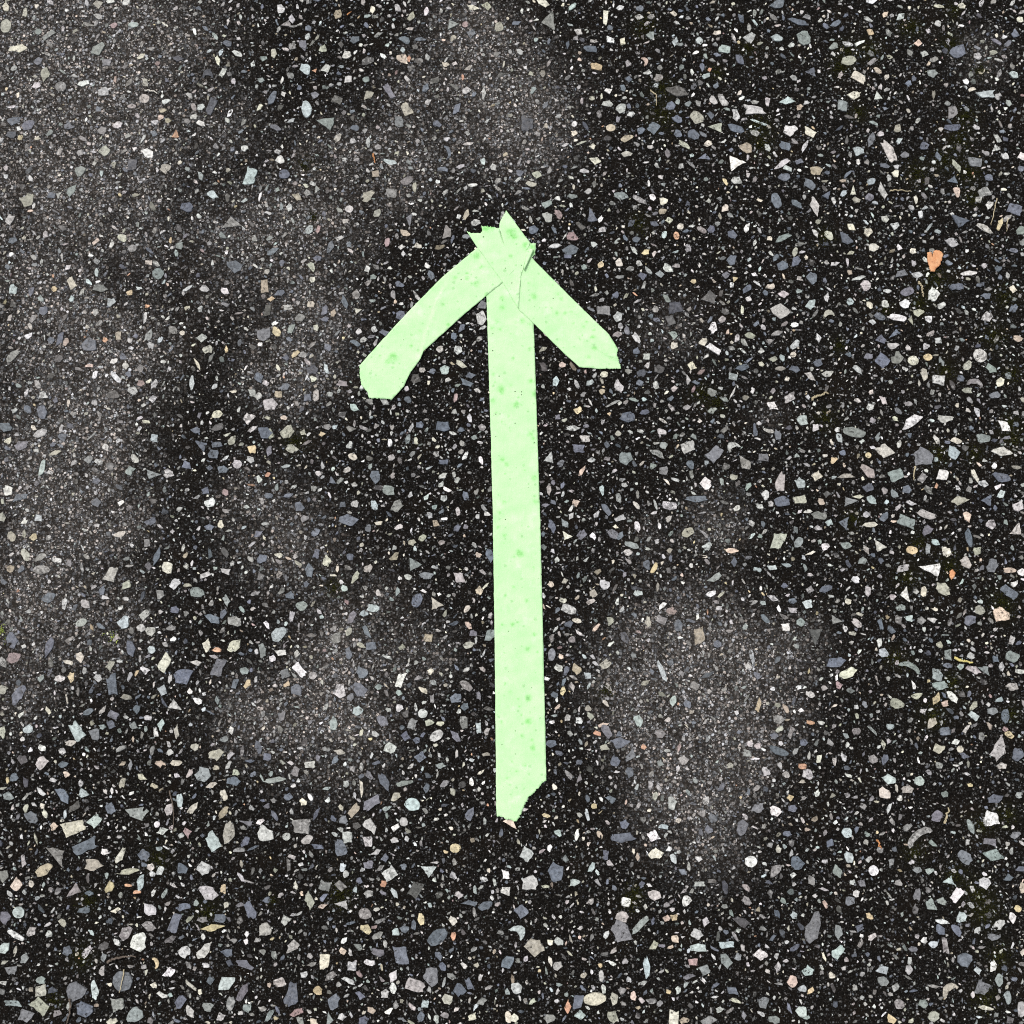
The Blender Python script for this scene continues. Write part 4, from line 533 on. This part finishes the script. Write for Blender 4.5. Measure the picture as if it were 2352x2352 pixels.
STAINS = [(1173, 537, 15), (1182, 546, 9), (1095, 589, 9), (1095, 653, 8), (902, 823, 12), (904, 816, 7), (1226, 682, 8), (1153, 687, 7), (1153, 709, 7), (1200, 738, 8), (1217, 803, 6), (1150, 894, 10), (1153, 903, 7), (1186, 928, 8), (1220, 876, 7), (1228, 906, 7),
          (1365, 801, 7), (1030, 747, 6), (1132, 921, 6), (1219, 998, 7), (1154, 1056, 6), (1228, 1097, 8), (1195, 1274, 9), (1191, 1268, 6), (1229, 1152, 6), (1164, 1067, 6), (1177, 1435, 6), (1212, 1491, 6), (1213, 1603, 9), (1213, 1657, 9), (1223, 1718, 7), (1205, 1757, 5),
          (1112, 528, 10), (1120, 522, 9), (1131, 525, 8), (1207, 565, 9), (1222, 568, 7), (1224, 582, 6), (890, 832, 6), (1352, 820, 5), (1045, 640, 6), (990, 660, 6), (1018, 700, 5), (860, 800, 5), (1280, 720, 5), (1117, 678, 6), (1173, 590, 5)]
rt = random.Random(4)
for _ in range(46):
    t = rt.random(); STAINS.append((1118 + 22 * t + rt.uniform(6, 104), 690 + 1100 * t, rt.uniform(2.5, 5)))
for _ in range(14):
    t = rt.random(); STAINS.append((860 + 240 * t + rt.uniform(-8, 40), 820 - 235 * t + rt.uniform(-15, 30), rt.uniform(2.5, 5)))
for _ in range(14):
    t = rt.random(); STAINS.append((1225 + 150 * t + rt.uniform(-15, 25), 650 + 150 * t + rt.uniform(-25, 15), rt.uniform(2.5, 5)))
SW = np.array([(*ground(x, y), r * MPP) for x, y, r in STAINS])

def tape_z(level):
    def f(xy):
        z = .00135 + .00020 * vnoise(xy, 95, 5) + .00013 * vnoise(xy, 420, 6)
        for lower in range(level):
            d = seg_dist(xy, polys[lower]); d = np.where(inside(xy, polys[lower]), -d, d)
            t = np.clip((.0038 - d) / .0032, 0, 1)
            z += LIFT * t * t * (3 - 2 * t)
        d = seg_dist(xy, polys[level])
        z += .00016 * np.exp(-d / .0022) * (1 + vnoise(xy, 140, 9 + level))         # edges stand up a little
        for line in CREASES.get(level, ()):
            if len(line) > 1:
                g = [np.array(ground(p[0], p[1])) for p in line]
                dd = seg_dist(xy, g, False); a, b = g[0], g[-1]
                side = (b[0] - a[0]) * (xy[:, 1] - a[1]) - (b[1] - a[1]) * (xy[:, 0] - a[0])
                z += .0011 * np.exp(-dd / np.where(side > 0, .0040, .00028))     # paper folded up against one side
        return z
    return f

ARROW = bpy.data.objects.new('tape_arrow', None); COL.objects.link(ARROW)
ARROW.empty_display_size = .02
ARROW.location = (*ground(1190, 1880), 0)
tag(ARROW, 'pale green masking tape arrow stuck on dark asphalt, with torn ends', 'arrow')
bpy.context.view_layer.update()
INV = np.array(ARROW.matrix_world.inverted())
def tape(name, level, parent, label=None):
    ex = []
    for line in CREASES.get(level, ()):
        if len(line) < 2: continue
        g = [np.array(ground(p[0], p[1])) for p in line]
        for a, b in zip(g[:-1], g[1:]):
            m = max(2, int(np.linalg.norm(b - a) / .0006)); d = (b - a) / np.linalg.norm(b - a); nr = np.array([-d[1], d[0]])
            for q in range(m):
                for off in (-.0008, -.0002, .0003): ex.append(a + (b - a) * q / m + nr * off)
    o, xy = sheet(name, polys[level], M_TAPE, tape_z(level), .00017, .0013, extra=np.array(ex))
    s = np.zeros(len(xy))
    for x, y, r in SW: s += np.exp(-(((xy[:, 0] - x) ** 2 + (xy[:, 1] - y) ** 2) / (.75 * r * r)) ** 1.5)
    attr(o.data, 'stain', np.clip(s, 0, 1)); attr(o.data, 'crease', np.zeros(len(xy)))
    o.data.transform(ARROW.matrix_world.inverted())
    o.parent = parent
    if label: o['label'] = label
    return o
tape('shaft', 0, ARROW, 'long straight tape strip with a torn lower end')
tape('barb', 1, ARROW, 'creased barb strip with a blunt cut end')
rb = tape('barb', 2, ARROW, 'barb strip pleated where it bends at the tip')
tape('folded_end', 3, rb, 'torn pointed end folded over the tip')
# the little pleat standing up beside the fold
pl = edge_points(K((1212, 342), (1218, 352), (1196, 402), (1160, 478), (1154, 474), (1168, 400), (1174, 352)), 9)
def pleat_z(xy):
    d = seg_dist(xy, [np.array(ground(*p)) for p in K((1216, 346), (1190, 400), (1158, 478))], False)
    return .0029 + .0011 * np.exp(-d / .0016)
o, xy = sheet('pleat', pl, M_TAPE, pleat_z, .0009, .0011)
attr(o.data, 'stain', np.zeros(len(xy))); attr(o.data, 'crease', np.zeros(len(xy)))
o.data.transform(ARROW.matrix_world.inverted()); o.parent = rb

# ------------------------------------------------------------------ bark chips on the asphalt
def Z5(*pts): return [(2050 + x / 9.66, 500 + y / 9.66, .6) for x, y in pts]
def chip(name, pts, label, seed, lift=.0011, curl=.002, group=None):
    poly = edge_points(pts, seed); c = poly.mean(0); R = np.linalg.norm(poly - c, axis=1).max()
    def zf(xy):
        q = (xy - c) / R
        return lift + .0009 + curl * (.55 * q[:, 0] ** 2 + .25 * q[:, 1] ** 2) + .0002 * vnoise(xy, 600, seed)
    o, _ = sheet(name, poly, M_CHIP, zf, .0009, .0011)
    o.data.transform(__import__('mathutils').Matrix.Translation((-c[0], -c[1], 0))); o.location = (c[0], c[1], 0)
    tag(o, label, 'bark chip', group)
    return o
chip('bark_chip', Z5((755, 790), (850, 785), (862, 850), (868, 890), (880, 840), (890, 770), (920, 745), (1010, 745), (1075, 785), (1100, 825), (1075, 930), (1040, 1060), (990, 1110), (950, 1140), (905, 1220), (820, 1220), (790, 1080), (755, 940)),
     'large orange-brown bark chip shaped like a heart with a split upper edge', 21)
T32 = lambda *p: [(1764 + x * TS, 1176 + y * TS, .5) for x, y in p]
chip('bark_chip', T32((1366, 445), (1388, 436), (1408, 462), (1400, 490), (1380, 514), (1364, 482)), 'small bright orange bark flake beside a big pale wedge-shaped stone', 22, curl=.001)
T01 = lambda *p: [(x * TS, 588 + y * TS, .4) for x, y in p]

# ------------------------------------------------------------------ dry stalks and needles lying about
M_STRAW = make_plain('dry_straw', (.30, .25, .16), (.50, .44, .30))
M_TWIG = make_plain('grey_brown_twig', (.07, .055, .045), (.17, .14, .115))
M_NEEDLE = make_plain('orange_needle', (.42, .18, .07), (.56, .28, .13))
M_YELL = make_plain('yellow_straw', (.52, .44, .14), (.66, .58, .26))
M_PALE = make_plain('pale_fibre', (.55, .52, .46), (.70, .67, .60))

def stalk(name, tile, pts, rad, mat, label, cat, scale=TS, group=None):
    g = [np.array([*ground(tile[0] * 588 + x * scale, tile[1] * 588 + y * scale), 0]) for x, y in pts]
    r = np.random.RandomState(len(pts) * 17 + int(pts[0][0])); path = []
    for i in range(len(g) - 1):                               # Catmull-Rom through the points
        p0, p1, p2, p3 = g[max(i - 1, 0)], g[i], g[i + 1], g[min(i + 2, len(g) - 1)]
        for t in np.linspace(0, 1, 7)[:-1]:
            path.append(.5 * (2 * p1 + (p2 - p0) * t + (2 * p0 - 5 * p1 + 4 * p2 - p3) * t * t + (3 * p1 - p0 - 3 * p2 + p3) * t ** 3))
    path.append(g[-1]); path = np.array(path); n = len(path)
    path[:, :2] += r.normal(0, rad * .35, (n, 2)); path[:, 2] = .00085 + rad + np.abs(r.normal(0, rad * .4, n))
    o0 = path.mean(0); o0[2] = 0; V, F = [], []
    for i in range(n):
        d = path[min(i + 1, n - 1)] - path[max(i - 1, 0)]; d /= np.linalg.norm(d) + 1e-9
        s = np.array([-d[1], d[0], 0]); u = np.array([0, 0, 1.0]); rr = rad * (1 - .55 * i / (n - 1)) * r.uniform(.85, 1.15)
        for q in range(6):
            a = q * math.pi / 3; V.append(path[i] - o0 + s * math.cos(a) * rr + u * math.sin(a) * rr)
        if i:
            b = 6 * i
            F += [(b - 6 + q, b - 6 + (q + 1) % 6, b + (q + 1) % 6, b + q) for q in range(6)]
    F += [tuple(range(5, -1, -1)), tuple(range(6 * n - 6, 6 * n))]
    me = bpy.data.meshes.new(name); me.from_pydata([tuple(v) for v in V], [], F)
    o = link(name, me, mat); o.location = o0
    tag(o, label, cat, group); return o

stalk('dry_stalk', (3, 1), [(325, 1095), (345, 1070), (390, 1055), (430, 1040), (452, 1045)], .00105, M_STRAW, 'curved tan dry stalk over a grey stone, lying among small pebbles', 'dry stalk')
stalk('dry_stalk', (3, 2), [(1408, 1106), (1440, 1120), (1490, 1128), (1532, 1143)], .0011, M_YELL, 'short yellow straw beside a tan stone and two stacked blue-grey stones', 'straw')
stalk('dry_stalk', (3, 0), [(1722, 1502), (1705, 1580), (1690, 1650), (1676, 1702)], .00045, M_STRAW, 'long thin straight pale stalk next to two white stones', 'dry stalk')
stalk('dry_stalk', (3, 0), [(1812, 1652), (1800, 1690), (1798, 1752)], .00045, M_STRAW, 'short thin pale stalk beside a yellowish stone sliver', 'dry stalk')
stalk('twig', (3, 0), [(918, 1442), (990, 1442), (1072, 1448)], .0006, M_STRAW, 'thin straight pale twig beside a long light grey stone', 'twig')
stalk('twig', (0, 3), [(1284, 168), (1300, 240), (1312, 320), (1312, 400), (1308, 492)], .00055, M_TWIG, 'long thin brown stalk lying beside a pale upright stone', 'twig')
stalk('twig', (0, 3), [(818, 1470), (850, 1440), (920, 1428), (970, 1418), (1030, 1422)], .0010, M_TWIG, 'thick grey-brown twig curving below a big white stone', 'twig')
stalk('twig', (0, 3), [(528, 1738), (536, 1800), (528, 1860), (510, 1922)], .0008, M_TWIG, 'short grey-brown twig below a large purple-grey stone', 'twig')
stalk('dry_stalk', (0, 3), [(942, 1515), (930, 1590), (906, 1690)], .00055, M_STRAW, 'thin straw lying across a large round purple-grey stone', 'dry stalk')
stalk('fibre', (0, 0), [(1100, 690), (1130, 690), (1165, 697), (1192, 712)], .0007, M_PALE, 'small white curled fibre above a round pale stone', 'fibre')
stalk('pine_needle', (1, 0), [(884, 1168), (892, 1200), (905, 1235)], .0007, M_NEEDLE, 'short orange needle lying close to a tan square stone', 'needle')
stalk('pine_needle', (1, 0), [(690, 120), (720, 98)], .0006, M_NEEDLE, 'tiny orange-brown needle beside a khaki stone near the dark tar', 'needle')
stalk('pine_needle', (3, 3), [(462, 304), (470, 322), (478, 342)], .0008, M_NEEDLE, 'bright orange needle lying above a round white pebble', 'needle', scale=588 / 1092.0)
stalk('dry_stalk', (2, 0), [(1040, 690), (1070, 712), (1085, 722), (1092, 805)], .0006, M_STRAW, 'bent dry stalk beside a wide dark grey stone', 'dry stalk')
stalk('dry_stalk', (3, 3), [(752, 236), (758, 205), (766, 170)], .0010, M_STRAW, 'tan dry stalk leaning against a blue-violet stone', 'dry stalk', scale=588 / 1092.0)
stalk('fibre', (3, 1), [(1130, 200), (1155, 235), (1160, 275), (1166, 312)], .0008, M_STRAW, 'pale curved fibre next to a violet stone, below the heart-shaped bark chip', 'fibre')
stalk('dry_stalk', (3, 1), [(1110, 1590), (1098, 1640), (1096, 1690)], .0007, M_STRAW, 'faint pale stalk beside a four-sided green-grey stone', 'dry stalk')

# ------------------------------------------------------------------ moss in the joints between stones
MV, MF, MC = [], [], []
rm = np.random.RandomState(5)
for idx, (x, y, s) in enumerate(MOSSW):
    bright = idx < 2
    for _ in range(int((70 if bright else 90) * s)):
        a, d = rm.uniform(0, 6.28), abs(rm.normal(0, .0045 * (s if not bright else .8)))
        px, py = x + d * math.cos(a), y + d * math.sin(a)
        ln, w, t = rm.uniform(.0006, .0017), rm.uniform(.0002, .0004), rm.uniform(0, 6.28)
        z0 = .0002; up = rm.uniform(.0003, .0011)
        ex, ey = math.cos(t), math.sin(t)
        i = len(MV)
        MV += [(px - ey * w, py + ex * w, z0), (px + ey * w, py - ex * w, z0), (px + ex * ln * .6 + ey * w * .8, py + ey * ln * .6 - ex * w * .8, z0 + up), (px + ex * ln, py + ey * ln, z0 + up * .9), (px + ex * ln * .6 - ey * w * .8, py + ey * ln * .6 + ex * w * .8, z0 + up)]
        MF += [(i, i + 1, i + 2, i + 3, i + 4)]
        c = np.array([.30, .36, .09]) if bright else np.array([.030, .031, .008]); c = c * rm.uniform(.5, 1.3)
        MC += [(*c, 1)] * 5
me = bpy.data.meshes.new('moss'); me.from_pydata(MV, [], MF); attr(me, 'col', np.array(MC), 'COLOR')
km = NT('moss'); am = km.n.new('ShaderNodeAttribute'); am.attribute_name = 'col'
km.finish(km.mix(1.0, am.outputs['Color'], km.grey(km.ramp(km.noise(km.pos(), 500, 3), .3, .7, .6, 1.3)), 'MULTIPLY'), .9, .05)
MO = link('moss', me, km.m)
tag(MO, 'dark olive moss growing in the gaps between the stones', 'moss', kind='stuff')
print('stones listed', len(hand), 'small', len(S), 'faces', len(F))
